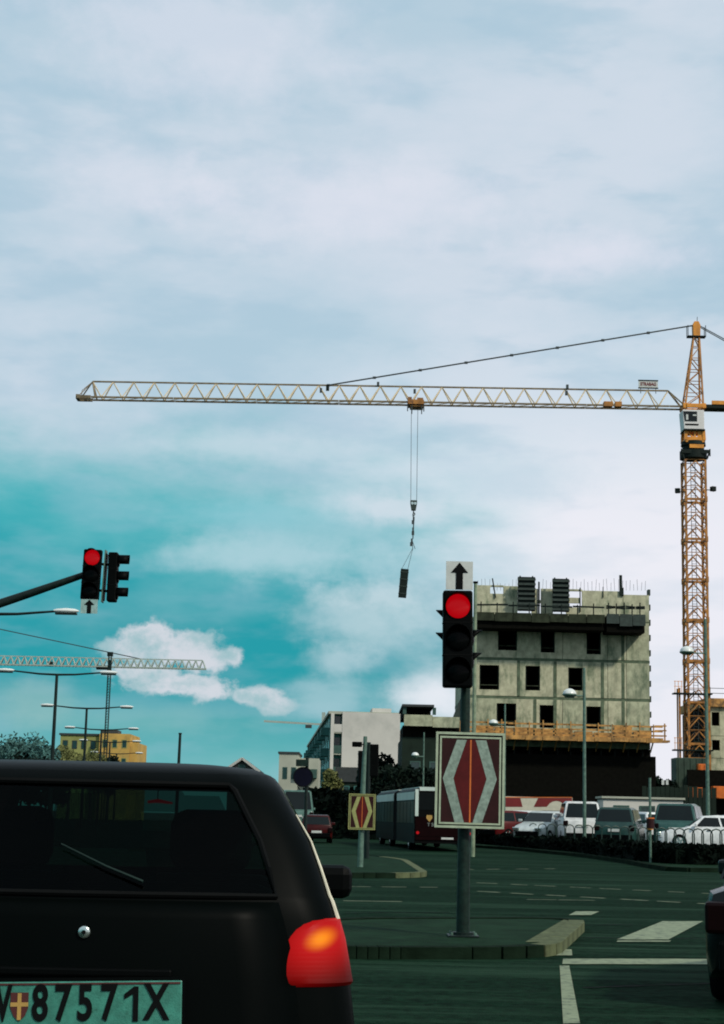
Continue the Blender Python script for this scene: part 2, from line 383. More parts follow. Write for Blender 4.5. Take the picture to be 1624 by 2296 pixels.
def dashes(a, b, n, ln, th):
    a, b = Vector(G(*a)), Vector(G(*b)); d = (b - a); u = d.normalized(); w = Vector((-u.y, u.x, 0)) * th
    for i in range(n):
        c = a + d * ((i + .5) / n + random.uniform(-.012, .012)); l = u * ln * random.uniform(.75, 1.1) / 2
        rough_quad([c - l - w, c + l - w, c + l + w, c - l + w], 4, .012).build('crossing_dash', M['paint'], road)
dashes((1060, 1979), (1640, 2006), 8, .48, .055)
dashes((1060, 1998), (1640, 2030), 7, .55, .06)
dashes((770, 1988), (1000, 1990), 3, .5, .05)
dashes((770, 2020), (900, 2022), 2, .6, .05)
dashes((1180, 2017), (1330, 2019), 2, .7, .04)
dashes((1010, 1950), (1260, 1948), 4, .6, .06)
for (x0_, y0_, x1_, y1_) in ((1240, 2102, 1600, 2105), (770, 2047, 1010, 2046), (1290, 2075, 1420, 2073), (1310, 2215, 1600, 2205)):
    a_, b_ = G(x0_, y0_), G(x1_, y1_); rough_quad([(a_.x, a_.y - .03), (b_.x, b_.y - .03), (b_.x, b_.y + .03), (a_.x, a_.y + .03)], 16, .02, .003).build('tar_seam', M['tar'], road)
def kerb_line(pts, parent, m, w=.16, h=.12, stone=1.0, closed=False, lit=None):
    """separate kerb stones along a polyline of ground points, tops at h"""
    pts = [Vector((p[0], p[1], 0)) for p in pts]
    if closed: pts.append(pts[0].copy())
    for a, b in zip(pts, pts[1:]):
        d = b - a; L = d.length; n = max(1, round(L / stone)); u = d.normalized(); ang = math.atan2(u.y, u.x)
        for i in range(n):
            c = a + u * (L * (i + .5) / n)
            k = MB().box((0, 0, h / 2 - .02), (L / n - .004, w, h + .04 + random.uniform(-.004, .004)))
            o = k.build('kerb_stone', lit[0] if (lit and lit[1](c)) else m, parent, bevel=.005)
            o.location = c; o.rotation_euler = (0, 0, ang + random.uniform(-.006, .006))
def slab(poly, z, name, m, kind='structure', base=-.05):
    n = len(poly); b = MB()
    b.add([(p[0], p[1], z) for p in poly] + [(p[0], p[1], base) for p in poly], [tuple(range(n)), tuple(reversed(range(n, 2 * n)))] + [(i, (i + 1) % n, (i + 1) % n + n, i + n) for i in range(n)])
    return tag(b.build(name, m), kind=kind)
def rounded(poly, r, n=5):
    out = []; k = len(poly)
    for i in range(k):
        p, a, b = Vector(poly[i]).to_2d(), Vector(poly[i - 1]).to_2d(), Vector(poly[(i + 1) % k]).to_2d()
        rr = min(r, (a - p).length * .45, (b - p).length * .45)
        s0, s1 = p + (a - p).normalized() * rr, p + (b - p).normalized() * rr
        for j in range(n + 1):
            t = j / n; q = s0 * (1 - t) ** 2 + p * 2 * t * (1 - t) + s1 * t * t; out.append((q.x, q.y))
    return out
# near traffic island
isl = [G(700, 2118, .12), G(835, 2121, .12), G(1225, 2122, .12), G(1306, 2056, .12), G(700, 2057, .12)]
isl = rounded([(p.x, p.y) for p in isl], 1.1)
island = slab(isl, .105, 'traffic_island', M['pave'])
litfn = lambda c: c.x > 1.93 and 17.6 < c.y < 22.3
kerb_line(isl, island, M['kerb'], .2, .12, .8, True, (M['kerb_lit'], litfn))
# painted nose strip along the island's right side
a, b = G(1216, 2112, .112), G(1284, 2062, .112); a2, b2 = G(1176, 2112, .112), G(1262, 2062, .112)
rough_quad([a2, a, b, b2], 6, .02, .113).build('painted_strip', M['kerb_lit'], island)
# far traffic island with the small marker sign
isf = [G(690, 1956, .12), G(955, 1957, .12), G(905, 1926, .12), G(820, 1916, .12), G(690, 1916, .12)]
isf = rounded([(p.x, p.y) for p in isf], 1.6)
island2 = slab(isf, .105, 'traffic_island', M['pave'])
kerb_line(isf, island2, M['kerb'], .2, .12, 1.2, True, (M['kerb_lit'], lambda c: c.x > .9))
# pavement in front of the car park, with its rounded corner
kp = [(1045, 1899), (1150, 1906), (1311, 1922), (1400, 1935), (1462, 1947), (1500, 1953), (1545, 1955), (1760, 1958)]
kpts = [G(*p) for p in kp]
pv = [(p.x, p.y) for p in kpts] + [(60, 52), (60, 100), (5.2, 100)]
pavement = slab(pv, .115, 'pavement', M['pave'])
kerb_line([(p.x, p.y) for p in kpts], pavement, M['kerb'], .2, .125, 1.5)
# left pavement far beyond the dark car
pl = slab([(-8, 60), (-4.3, 62), (-5.5, 140), (-12, 140)], .115, 'pavement', M['pave'])
kerb_line([(-4.3, 62), (-4.75, 92), (-5.5, 140)], pl, M['kerb'], .2, .125, 2.0)

# ================================================================== FAR BUILDINGS
def window_part(parent, x0, x1, y, z0, z1, frame=M['teal_dark'], pane=M['win'], depth=.12, name='window'):
    """framed window set into a wall whose face is at y (facing -y): frame with a recessed pane as sub-part"""
    t = min(.09, (x1 - x0) * .12); f = MB()
    f.b2((x0, y - depth * .4, z0), (x0 + t, y + .04, z1)).b2((x1 - t, y - depth * .4, z0), (x1, y + .04, z1))
    f.b2((x0 + t, y - depth * .4, z0), (x1 - t, y + .04, z0 + t)).b2((x0 + t, y - depth * .4, z1 - t), (x1 - t, y + .04, z1))
    o = f.build(name, frame, parent)
    MB().b2((x0 + t, y - .012, z0 + t), (x1 - t, y + .03, z1 - t)).build('pane', pane, o)
    return o
# long white apartment block seen end-on (local frame: end wall faces -y)
q0, q1 = P(738, 1790, 230), P(895, 1790, 230)
ab = thing('apartment_block', 'long pale apartment block with blank white end wall and receding balcony side', 'building', (q0.x, 230, 0), R(3.1))
W = q1.x - q0.x; Ht = 15.4
x_c = W * .165
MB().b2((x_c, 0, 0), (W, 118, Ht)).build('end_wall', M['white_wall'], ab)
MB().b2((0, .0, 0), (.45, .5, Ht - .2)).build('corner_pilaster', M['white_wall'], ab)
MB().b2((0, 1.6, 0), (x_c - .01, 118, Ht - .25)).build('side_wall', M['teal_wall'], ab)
MB().b2((-.35, .2, Ht - .24), (W + .05, 118.2, Ht + .12)).build('roof', M['grey_wall'], ab)
MB().b2((W * .62, 4, Ht + .125), (W * .9, 9, Ht + .9)).build('roof_box', M['white_wall'], ab)
for i in range(5):
    z = .9 + i * 2.9
    MB().b2((.46, .1, z), (x_c - .02, 1.59, z + .18)).build('balcony_floor', M['grey_wall'], ab)
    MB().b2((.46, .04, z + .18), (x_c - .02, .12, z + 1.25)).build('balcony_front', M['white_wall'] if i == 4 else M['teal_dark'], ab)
    MB().b2((.6, 1.54, z + .4), (x_c - .2, 1.598, z + 2.4)).build('pane', M['win'], ab)
    nb = 16
    for j in range(nb):                                  # side windows and balconies along the receding face
        y = 4 + j * 7.1
        w = MB().b2((-.06, y, z + .7), (.05, y + 2.4, z + 2.2)).build('window', M['teal_dark'], ab)
        MB().b2((-.075, y + .12, z + .8), (-.062, y + 2.28, z + 2.1)).build('pane', M['win'], w)
        if j % 2 == 0: MB().b2((-1.1, y + 2.9, z), (0, y + 6.4, z + 1.1)).build('balcony', M['teal_wall'], ab)
# small grey block with a lower wing
q0, q1 = P(623, 1800, 215), P(692, 1800, 215)
gb = thing('apartment_block', 'small grey flat-roofed block left of the long white apartment block', 'building', (q0.x, 215, 0))
W2 = q1.x - q0.x; hg = P(650, 1690, 215).z
MB().b2((0, 0, 0), (W2 * .62, 12, hg)).build('wall', M['grey_wall'], gb)
MB().b2((W2 * .62 + .01, .8, 0), (W2 * 1.3, 11, hg - .5)).build('wing_wall', M['grey_wall'], gb)
MB().b2((-.15, -.15, hg + .002), (W2 * .62 + .15, 12.1, hg + .25)).build('roof', M['slate'], gb)
MB().b2((W2 * .55, -.6, hg - 3.0), (W2 * 1.25, .78, hg - 1.9)).build('balcony', M['teal_dark'], gb)
for i in range(2):
    for j in range(2): window_part(gb, .5 + j * 1.1, 1.1 + j * 1.1, 0, hg - 3.2 - i * 2.9, hg - 1.7 - i * 2.9)
# gabled house
q = P(540, 1800, 180); zt = P(540, 1701, 180).z; ze = P(540, 1722, 180).z
hs = thing('house', 'small gabled house with white verge boards peeping over the dark car roof', 'building', (q.x, 180, 0))
MB().prism([(-1.5, 0), (1.5, 0), (1.5, ze), (0, zt - .2), (-1.5, ze)], 0, 8).build('wall', M['slate'], hs)
for s in (-1, 1):
    MB().bar((s * 1.9, 4, ze - .35), (0, 4, zt), 8.6, .14, up=Vector((0, 0, 1))).build('roof', M['slate'], hs)
    MB().bar((s * 1.95, -.36, ze - .38), (0, -.36, zt + .03), .12, .26).build('verge_board', M['white_wall'], hs)
window_part(hs, -.4, .4, 0, ze - .5, ze + .4)
# flat-roofed dark concrete building with a roof loggia
Y = 124; q0, q1 = P(900, 1800, Y), P(1036, 1800, Y)
fb = thing('concrete_building', 'low dark concrete building with open roof loggia beside the traffic signal', 'building', (q0.x, Y, 0))
W3 = q1.x - q0.x; X = lambda px: P(px, 1700, Y).x - q0.x; Z = lambda py, px=950: P(px, py, Y).z
MB().b2((0, .8, 0), (W3, 13, Z(1652))).build('wall', M['dark_wall'], fb)
MB().b2((X(905), 0, Z(1628)), (X(969), .5, Z(1603))).build('parapet_panel', M['concrete2'], fb)
MB().b2((X(969.6), .1, Z(1630)), (X(1030), .6, Z(1606))).build('parapet_panel', M['concrete2'], fb)
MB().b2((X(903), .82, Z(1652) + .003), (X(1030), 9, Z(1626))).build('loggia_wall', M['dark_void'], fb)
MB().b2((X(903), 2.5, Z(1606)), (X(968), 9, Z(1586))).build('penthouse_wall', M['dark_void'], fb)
MB().b2((X(900), -.2, Z(1585)), (X(972), 9.2, Z(1580))).build('roof', M['slate'], fb)
for px in (902, 969): MB().b2((X(px), 0, Z(1602)), (X(px) + .25, .3, Z(1586))).build('column', M['teal_dark'], fb)
for i in range(4):
    for j in range(2):
        x = .6 + i * 1.45; z = 1.2 + j * 2.9; window_part(fb, x, x + .8, .8, z, z + 1.4)
# dark two-storey row behind the bus
Y = 175; q0, q1 = P(755, 1800, Y), P(905, 1800, Y)
sb = thing('shop_row', 'dark low row of shops behind the small diamond sign', 'building', (q0.x, Y, 0)); W4 = q1.x - q0.x
zt4 = P(780, 1740, Y).z
MB().b2((0, 0, 0), (W4, 10, zt4 - .6)).build('wall', M['dark_wall'], sb)
MB().b2((-.2, -.2, zt4 - .598), (W4 * .36, 10, zt4 + .9)).build('roof', M['slate'], sb)
for i in range(5): window_part(sb, .4 + i * 1.35, 1.3 + i * 1.35, 0, zt4 - 2.6, zt4 - 1.0, M['teal_wall'])
# ochre building far left and its olive neighbour
Y = 260; q0, q1 = P(216, 1800, Y), P(302, 1800, Y)
yb = thing('ochre_building', 'bright ochre flat-roofed building behind the row of twin-armed lamps', 'building', (q0.x, Y, 0)); W5 = q1.x - q0.x
zt5 = P(260, 1645, Y).z
MB().b2((0, 0, 0), (W5 * .8, 12, zt5)).build('wall', M['yellow_wall'], yb)
MB().b2((W5 * .8 + .01, .6, 0), (W5, 12, zt5 - 1.3)).build('wing_wall', M['yellow_wall'], yb)
MB().b2((W5 * .02, 1, zt5 + .002), (W5 * .45, 5, zt5 + .6)).build('roof_box', M['slate'], yb)
for i in range(3):
    for j in range(3): window_part(yb, .5 + j * 1.5, 1.3 + j * 1.5, 0, zt5 - 2.2 - i * 2.8, zt5 - .9 - i * 2.8, M['olive_wall'])
Y = 262; q0, q1 = P(128, 1800, Y), P(216, 1800, Y)
ob_ = thing('olive_building', 'dull olive building half covered by trees left of the ochre building', 'building', (q0.x, Y, 0)); W6 = q1.x - q0.x - .05
MB().b2((0, 0, 0), (W6, 10, zt5 - .3)).build('wall', M['olive_wall'], ob_)
MB().b2((-.2, -.2, zt5 - .298), (W6 + .02, 10, zt5)).build('roof', M['slate'], ob_)
for i in range(3):
    for j in range(4): window_part(ob_, .4 + j * 1.45, 1.2 + j * 1.45, 0, zt5 - 2.4 - i * 2.8, zt5 - 1.1 - i * 2.8, M['slate'])

# ================================================================== BUILDING UNDER CONSTRUCTION
Y = 128.0
def fx(px, py=1500): return P(px, py, Y).x
def fz(py, px=1250): return P(px, py, Y).z
bx0, bx1 = fx(1045), fx(1457)
cb = thing('construction_site_building', 'unfinished raw concrete building with empty window openings and orange scaffold deck', 'building', (0, Y, 0))
ztop = fz(1325); zA = fz(1390); zB = fz(1480); zC = fz(1566); zD = fz(1662)
TH = .32
rows = [(zA, zB, [(1117, 1159, 1411, 1458), (1213, 1244, 1415, 1463), (1316, 1347.5, 1411, 1467)]),
        (zB, zC, [(1076, 1119, 1491, 1546), (1179, 1211, 1493, 1548), (1275, 1306.5, 1497, 1548)]),
        (zC, zD, [(1115, 1158, 1577, 1628), (1211, 1244, 1581, 1632), (1315, 1347, 1584, 1634)])]
joints = [1163, 1262, 1363, 1405]
gap = .018
for ri, (zt, zb, wins) in enumerate(rows):
    edges = [bx0]
    for (a, b, c, d) in wins: edges += [fx(a), fx(b)]
    edges.append(bx1)
    z0, z1 = zb + .11, zt - .11
    # piers between windows, split at the panel joints
    for k in range(0, len(edges), 2):
        cuts = [edges[k]] + [fx(j) for j in joints if edges[k] + .5 < fx(j) < edges[k + 1] - .5] + [edges[k + 1]]
        for a, b in zip(cuts, cuts[1:]):
            dy = rng(-.012, .012)
            MB().b2((a + gap, dy, z0), (b - gap, TH, z1)).build('concrete_panel', M[random.choice(('concrete', 'concrete', 'concrete2'))], cb)
    for (a, b, c, d) in wins:
        xa, xb = fx(a), fx(b); wz1, wz0 = fz(c, (a + b) / 2), fz(d, (a + b) / 2)
        if z1 - wz1 > .06: MB().b2((xa - gap + .002, .01, wz1), (xb + gap - .002, TH, z1)).build('concrete_panel', M['concrete2'], cb)
        if wz0 - z0 > .06: MB().b2((xa - gap + .002, .01, z0), (xb + gap - .002, TH, wz0)).build('concrete_panel', M['concrete'], cb)
        MB().b2((xa, .12, wz0 + .32), (xb, .17, wz0 + .40)).build('window_guard_rail', M['timber_dark'], cb)
        for ex in (xa + .05, xb - .05): MB().b2((ex - .04, .2, wz0), (ex + .04, .24, wz1)).build('window_jamb', M['formwork'], cb)
# floor slab edges, dark stained
for z in (zA, zB, zC): MB().b2((bx0 - .02, .03, z - .105), (bx1 + .02, 13.7, z + .105)).build('floor_slab', M['joint'], cb)
MB().b2((bx0, .04, zD - .45), (bx1, 13.7, zD + .10)).build('floor_slab', M['joint'], cb)
MB().b2((bx0, TH + .003, zD), (bx0 + .3, 13.7, zA + .8)).build('side_wall', M['concrete2'], cb)
MB().b2((bx1 - .3, TH + .003, zD), (bx1, 13.7, ztop - .3)).build('side_wall', M['concrete2'], cb)
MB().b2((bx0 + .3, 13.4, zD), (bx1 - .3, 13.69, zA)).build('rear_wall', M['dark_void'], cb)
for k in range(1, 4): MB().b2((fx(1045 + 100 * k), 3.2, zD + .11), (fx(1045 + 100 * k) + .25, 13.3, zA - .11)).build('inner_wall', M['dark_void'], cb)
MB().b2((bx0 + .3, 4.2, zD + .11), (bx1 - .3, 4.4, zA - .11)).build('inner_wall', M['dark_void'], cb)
# stained vertical joint strips
for px, (za_, zb_) in ((1163, (zB, zC)), (1245, (zB, zD)), (1351, (zB, zD)), (1397, (zA, zD)), (1200, (zC, zD))):
    for zz0, zz1 in ((max(zb_, zD), za_),):
        zs = [z for z in (zB, zC) if zz0 < z < zz1]
        cuts = [zz0] + sorted(zs) + [zz1]
        for a, b in zip(cuts, cuts[1:]): MB().b2((fx(px) - .12, -.022, a + .12), (fx(px) + .12, -.014, b - .12)).build('joint_strip', M['joint'], cb)
# top storey: a free-standing front wall with openings to the sky
tw = [(1062, 1098, 1312, 1394), (1098, 1128, 1331, 1394), (1128, 1160, 1314, 1394), (1192, 1206, 1320, 1394), (1213, 1240, 1320, 1394),
      (1270, 1302, 1340, 1352), (1270, 1306, 1362, 1394), (1272, 1306, 1321, 1325), (1306, 1398, 1325, 1394), (1398.6, 1457, 1334, 1394), (1205, 1214, 1345, 1352), (1098, 1128, 1312, 1315.5)]
for a, b, c, d in tw:
    MB().b2((fx(a), rng(0, .03), fz(d, (a + b) / 2)), (fx(b), .28, fz(c, (a + b) / 2))).build('concrete_panel', M['concrete'], cb)
MB().b2((fx(1398.0), -.01, zA + .1), (fx(1398.8), .2, ztop - .3)).build('joint_strip', M['joint'], cb)
# starter bars along the wall top
rb = MB()
for k in range(46):
    x = fx(1062 + k * 8.6) ; zz = fz(1318, 1062 + k * 8.6)
    rb.bar((x, .14, zz - .2), (x + rng(-.06, .06), .14 + rng(-.05, .05), zz + rng(.25, .8)), .022)
tag(rb.build('starter_bars', M['cable'], cb), kind='stuff')
for px, py0, py1, w in ((1393, 1335, 1290, .2), (1397, 1336, 1318, .16), (1110, 1340, 1297, .09), (1301, 1372, 1318, .08), (1353, 1340, 1316, .06), (1208, 1380, 1305, .12)):
    MB().bar((fx(px), -.06, fz(py0, px)), (fx(px) - (.25 if px == 1110 else 0), -.02, fz(py1, px)), w).build('prop', M['formwork'], cb)
# edge brackets down the right-hand corner
for k in range(10):
    z = zD + .8 + k * 1.18
    MB().b2((bx1 - .02, .3, z), (bx1 + .16, .9, z + .45)).build('edge_bracket', M['formwork2'], cb)
# upper working platform
def platform(x0, x1, z, proj, nplank, m_plank, m_rail, npost, rail_h=1.05, toe=True, fascia=None, rails=(.55, 1.05), gapx=None):
    for k in range(nplank):
        a, b = x0 + (x1 - x0) * k / nplank, x0 + (x1 - x0) * (k + 1) / nplank
        MB().b2((a + .01, -proj - rng(0, .08), z - .06 + rng(-.02, .02)), (b - .01, -.05, z)).build('deck_board', m_plank, cb)
        if fascia: MB().b2((a + .02, -proj - .14, z - fascia * rng(.8, 1.1)), (b - .02, -proj - .09, z + .12)).build('toe_board', m_plank, cb)
    if fascia and proj > 2: MB().b2((x0 + .05, -proj + .1, z - fascia - .5), (x1 - .05, -.06, z - .08)).build('deck_shade_box', M['dark_void'], cb)  # solid near-black box, added to deepen the shade under the deck
    for k in range(npost):
        x = x0 + (x1 - x0) * (k + .3) / npost
        MB().bar((x, -proj + .02, z + .002), (x, -proj - .02, z + rail_h * rng(.95, 1.15)), .08).build('guard_post', m_rail, cb)
        MB().bar((x, -.05, z - .9), (x, -proj + .1, z - .1), .09).build('bracket', m_rail, cb)
    for h in rails:
        cuts = 4
        for k in range(cuts):
            a, b = x0 + (x1 - x0) * k / cuts, x0 + (x1 - x0) * (k + 1) / cuts
            MB().bar((a + .02, -proj + .1, z + h + rng(-.04, .04)), (b - .02, -proj + .1, z + h + rng(-.04, .04)), .05, .13).build('guard_rail', m_rail, cb)
platform(fx(1062), fx(1347), fz(1387, 1200), 2.3, 7, M['timber_dark'], M['formwork'], 8, .9, fascia=.55, rails=(.72,))
platform(fx(1350), fx(1437), fz(1389, 1395), 2.3, 3, M['formwork2'], M['formwork'], 5, .9, fascia=.75, rails=(.72, .6))
# lower orange platform
platform(fx(1022), fx(1478), fz(1656, 1250), 1.5, 12, M['timber'], M['timber'], 15, 1.15, fascia=.22, rails=(.32, .62, 1.0))
for k in range(3): MB().bar((fx(1440), -1.2 + k * .5, fz(1664, 1440)), (fx(1494), -1.2 + k * .5, fz(1664, 1494)), .14, .16).build('projecting_beam', M['timber'], cb)
for z_ in (.35, .75, 1.1): MB().bar((fx(1462), -1.0, fz(1662, 1470) + z_), (fx(1488), -1.0, fz(1662, 1488) + z_), .06, .1).build('guard_rail', M['timber'], cb)
MB().bar((fx(1484), -1.0, fz(1664, 1484)), (fx(1484), -1.0, fz(1624, 1484)), .1).build('guard_post', M['timber'], cb)
for k in range(9):                                       # orange formwork panels stored behind the rails
    a = fx(1068 + k * 44); MB().b2((a, -.16, fz(1656, 1250) + .02), (a + 1.35, -.04, fz(1656, 1250) + rng(.5, 1.0))).build('timber_sheet', M['timber'], cb)
# dark ground storey: near-black sheets added for the shade inside, columns and raking props
MB().b2((bx0 + .2, 2.0, 0), (bx1 + .2, 2.3, zD - .46)).build('void_sheet', M['dark_void'], cb)
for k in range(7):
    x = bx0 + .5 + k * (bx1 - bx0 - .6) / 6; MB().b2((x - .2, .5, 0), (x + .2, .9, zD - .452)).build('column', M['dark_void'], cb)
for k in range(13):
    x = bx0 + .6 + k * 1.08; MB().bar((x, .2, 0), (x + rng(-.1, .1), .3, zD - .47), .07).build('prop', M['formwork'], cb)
MB().b2((bx0, -.02, 2.6), (bx1 + .4, .04, zD - 1.0)).build('front_void_sheet', M['dark_void'], cb)  # flat dark sheet closing the void, added for its shade
# leaning dark shutter against the left flank
MB().prism([(fx(1018), fz(1640, 1020)), (fx(1046), fz(1640, 1040)), (fx(1046), fz(1548, 1040)), (fx(1040), fz(1552, 1040)), (fx(1019), fz(1604, 1020))], .4, .7).build('raking_shutter', M['formwork2'], cb)

# ribbed formwork panels standing on the upper platform
def ribbed_panel(px0, px1, py0, py1, label):
    xm = (px0 + px1) / 2; z0 = fz(py1, xm); z1 = fz(py0, xm); w = fx(px1) - fx(px0)
    t = thing('formwork_panel', label, 'formwork', (fx(xm), Y - .95, z0), 0, 'formwork panels on the upper platform')
    MB().b2((-w / 2, .08, 0), (w / 2, .2, z1 - z0)).build('board', M['formwork'], t)
    n = 7
    for k in range(n):
        zc = (z1 - z0) * (k + .5) / n
        MB().b2((-w / 2 - .03, -.06, zc - .09), (w / 2 + .03, .078, zc + .07)).build('rib', M['formwork2'], t)
    for s in (-.36, .36): MB().b2((s * w - .05, .202, 0), (s * w + .05, .29, z1 - z0 + .1)).build('stiffener', M['formwork'], t)
ribbed_panel(1158, 1197, 1297, 1373, 'dark ribbed formwork panel upright on roof platform, wider and nearer the traffic signal')
ribbed_panel(1236, 1273, 1301, 1375, 'dark ribbed formwork panel upright on roof platform, nearer the building middle')

# second unfinished building at the right edge
Y2 = 150; X2 = lambda px: P(px, 1650, Y2).x; Z2 = lambda py: P(1605, py, Y2).z
b2 = thing('concrete_building', 'unfinished concrete building with orange roof edge and handrail beside tower crane', 'building', (0, Y2, 0))
x0, x1 = X2(1588), X2(1588) + 14
zs = [0, Z2(1700), Z2(1650), Z2(1585)]
for k in range(3):
    zb, zt = zs[k], zs[k + 1]
    h = zt - zb; cols = 6
    for j in range(cols):
        a, b = x0 + (x1 - x0) * j / cols, x0 + (x1 - x0) * (j + 1) / cols
        wa, wb = a + .35, a + 1.05
        wz0, wz1 = zb + h * .35, zb + h * .82
        MB().b2((a, 0, zb + .02), (wa, .3, zt - .02)).build('concrete_panel', M['concrete2'], b2)
        MB().b2((wb, 0, zb + .02), (b - .02, .3, zt - .02)).build('concrete_panel', M['concrete'], b2)
        MB().b2((wa + .002, .01, zb + .02), (wb - .002, .3, wz0)).build('concrete_panel', M['concrete2'], b2)
        MB().b2((wa + .002, .01, wz1), (wb - .002, .3, zt - .02)).build('concrete_panel', M['concrete'], b2)
MB().b2((x0 + .05, 1.2, 0), (x1, 12, zs[-1] - .05)).build('inner_wall', M['dark_void'], b2)
MB().b2((x0 - .25, -.35, zs[-1] + .002), (x1, 12, zs[-1] + .75)).build('roof_edge', M['timber'], b2)
for k in range(9): MB().bar((x0 + .2 + k * 1.6, -.2, zs[-1] + .75), (x0 + .2 + k * 1.6, -.2, zs[-1] + 1.75), .06).build('guard_post', M['formwork2'], b2)
for h in (1.2, 1.65): MB().bar((x0 - .2, -.2, zs[-1] + h), (x1, -.2, zs[-1] + h), .05).build('guard_rail', M['formwork2'], b2)

# ================================================================== TOWER CRANE
YC = 150.0
base = P(1553, 1705, YC); apex = P(1561, 722, YC)
jr = P(1540, 915, YC); jz = jr.z
xc = P(1556, 1100, YC).x
crane = thing('tower_crane', 'tall orange tower crane with pale lattice jib reaching left across the sky', 'crane', (xc, YC, 0))
mw = (P(1580, 1100, YC).x - P(1531, 1100, YC).x) - .18
z_sl = P(1555, 1030, YC).z                               # slewing ring level
zb0 = 1.0
nsec = 9; sh = (z_sl - .2 - zb0) / nsec
def lattice_box(w, h, bays, leg, br):
    b = MB(); hw = w / 2
    for sx in (-1, 1):
        for sy in (-1, 1): b.bar((sx * hw, sy * hw, 0), (sx * hw, sy * hw, h), leg)
    bh = h / bays
    for i in range(bays):
        z0, z1 = i * bh, (i + 1) * bh
        for (ax, ay, cx_, cy_) in ((-hw, -hw, hw, -hw), (-hw, hw, hw, hw), (-hw, -hw, -hw, hw), (hw, -hw, hw, hw)):
            mid = ((ax + cx_) / 2, (ay + cy_) / 2, z1 - .12)
            b.bar((ax, ay, z0 + .1), mid, br); b.bar((cx_, cy_, z0 + .1), mid, br)
            b.bar((ax, ay, z1), (cx_, cy_, z1), br * .6)
    return b
sec = lattice_box(mw, sh, 3, .18, .095).build('mast_section', M['crane_brown'], crane, loc=(0, 0, zb0))
col_ = MB()
for sx in (-1, 1):
    for sy in (-1, 1): col_.box((sx * mw / 2, sy * mw / 2, 0), (.26, .26, .5))
for sy in (-1, 1): col_.bar((-mw / 2, sy * mw / 2, 0), (mw / 2, sy * mw / 2, 0), .16, .2); col_.bar((sy * mw / 2, -mw / 2, 0), (sy * mw / 2, mw / 2, 0), .14, .18)
col0 = col_.build('mast_joint', M['crane_brown'], crane, loc=(0, 0, zb0 + sh))
lad = MB()
for s in (-.2, .2): lad.bar((s, .3, 0), (s, .3, sh), .05)
for k in range(14): lad.bar((-.2, .3, sh * k / 14), (.2, .3, sh * k / 14), .035)
lad0 = lad.build('ladder', M['cable'], crane, loc=(0, 0, zb0))
for k in range(1, nsec):
    inst(sec, crane, (0, 0, zb0 + sh * k)); inst(lad0, crane, (0, 0, zb0 + sh * k))
    if k < nsec - 1: inst(col0, crane, (0, 0, zb0 + sh * (k + 1)))
zr = lambda py: P(1556, py, YC).z - 0
# slewing platform
b = MB()
ring = lambda r, z: [(r * math.cos(2 * PI * k / 20), r * math.sin(2 * PI * k / 20), z) for k in range(20)]
b.loft([ring(1.25, zr(1030)), ring(1.25, zr(1013)), ring(1.0, zr(1012)), ring(1.0, zr(1002)), ring(1.15, zr(1001)), ring(1.1, zr(992))], True, True, True)
b.build('slewing_ring', M['formwork'], crane, smooth=True)
b = MB()
for s in (-1, 1): b.bar((s * 1.05, -1.0, zr(1034)), (s * 1.3, -1.1, zr(1015)), .12); b.bar((s * 1.3, -1.1, zr(1028)), (s * 1.3, -1.1, zr(1012)), .1)
b.box((0, -1.12, zr(1018)), (2.6, .12, .35)); b.build('climbing_platform', M['formwork'], crane)
MB().b2((-.55, -1.14, zr(1010)), (.75, -1.02, zr(1002))).build('platform_panel', M['crane_yellow'], crane)
b = MB()
for sx in (-1, 1):
    for sy in (-1, 1): b.bar((sx * .85, sy * .8, zr(991)), (sx * .8, sy * .8, zr(970)), .28)
b.bar((0, -.8, zr(991)), (0, -.8, zr(970)), .18); b.bar((.5, -.82, zr(991)), (.5, -.82, zr(970)), .5, .1)
b.bar((-.85, -.8, zr(990)), (.85, -.8, zr(990)), .2, .5); b.bar((-.8, -.8, zr(972)), (0, -.8, zr(988)), .12)
b.box((0, 0, zr(991)), (1.9, 1.75, .2)).box((0, 0, zr(971)), (1.8, 1.7, .16)); b.build('slewing_frame', M['crane_yellow'], crane)
# cab
cx0, cx1 = P(1526, 945, YC).x - xc, P(1574, 945, YC).x - xc
cab = MB().prism([(cx0 + .12, zr(968)), (cx1, zr(968)), (cx1, zr(925)), (cx0, zr(925)), (cx0, zr(930))], -1.1, .6).build('cab', M['cab_white'], crane, bevel=.04)
wx = P(1558, 945, YC).x - xc
MB().prism([(cx0 + .18, zr(951)), (wx, zr(951)), (wx, zr(929)), (cx0 + .06, zr(929))], -1.13, -1.103).build('cab_window', M['dark_glass'], cab)
MB().b2((cx0 + .3, -1.15, zr(948)), (cx0 + .5, -1.133, zr(936))).build('blind', M['white_plate'], cab)
MB().b2((wx - .4, -1.15, zr(939)), (wx - .06, -1.133, zr(936))).build('blind', M['white_plate'], cab)
MB().b2((cx0 + .22, -1.125, zr(960)), (wx + .12, -1.103, zr(956.5))).build('cab_stripe', M['ink'], cab)
MB().b2((cx0 + .1, -1.2, zr(971)), (cx1 + .05, .7, zr(968.4))).build('cab_floor', M['formwork'], cab)
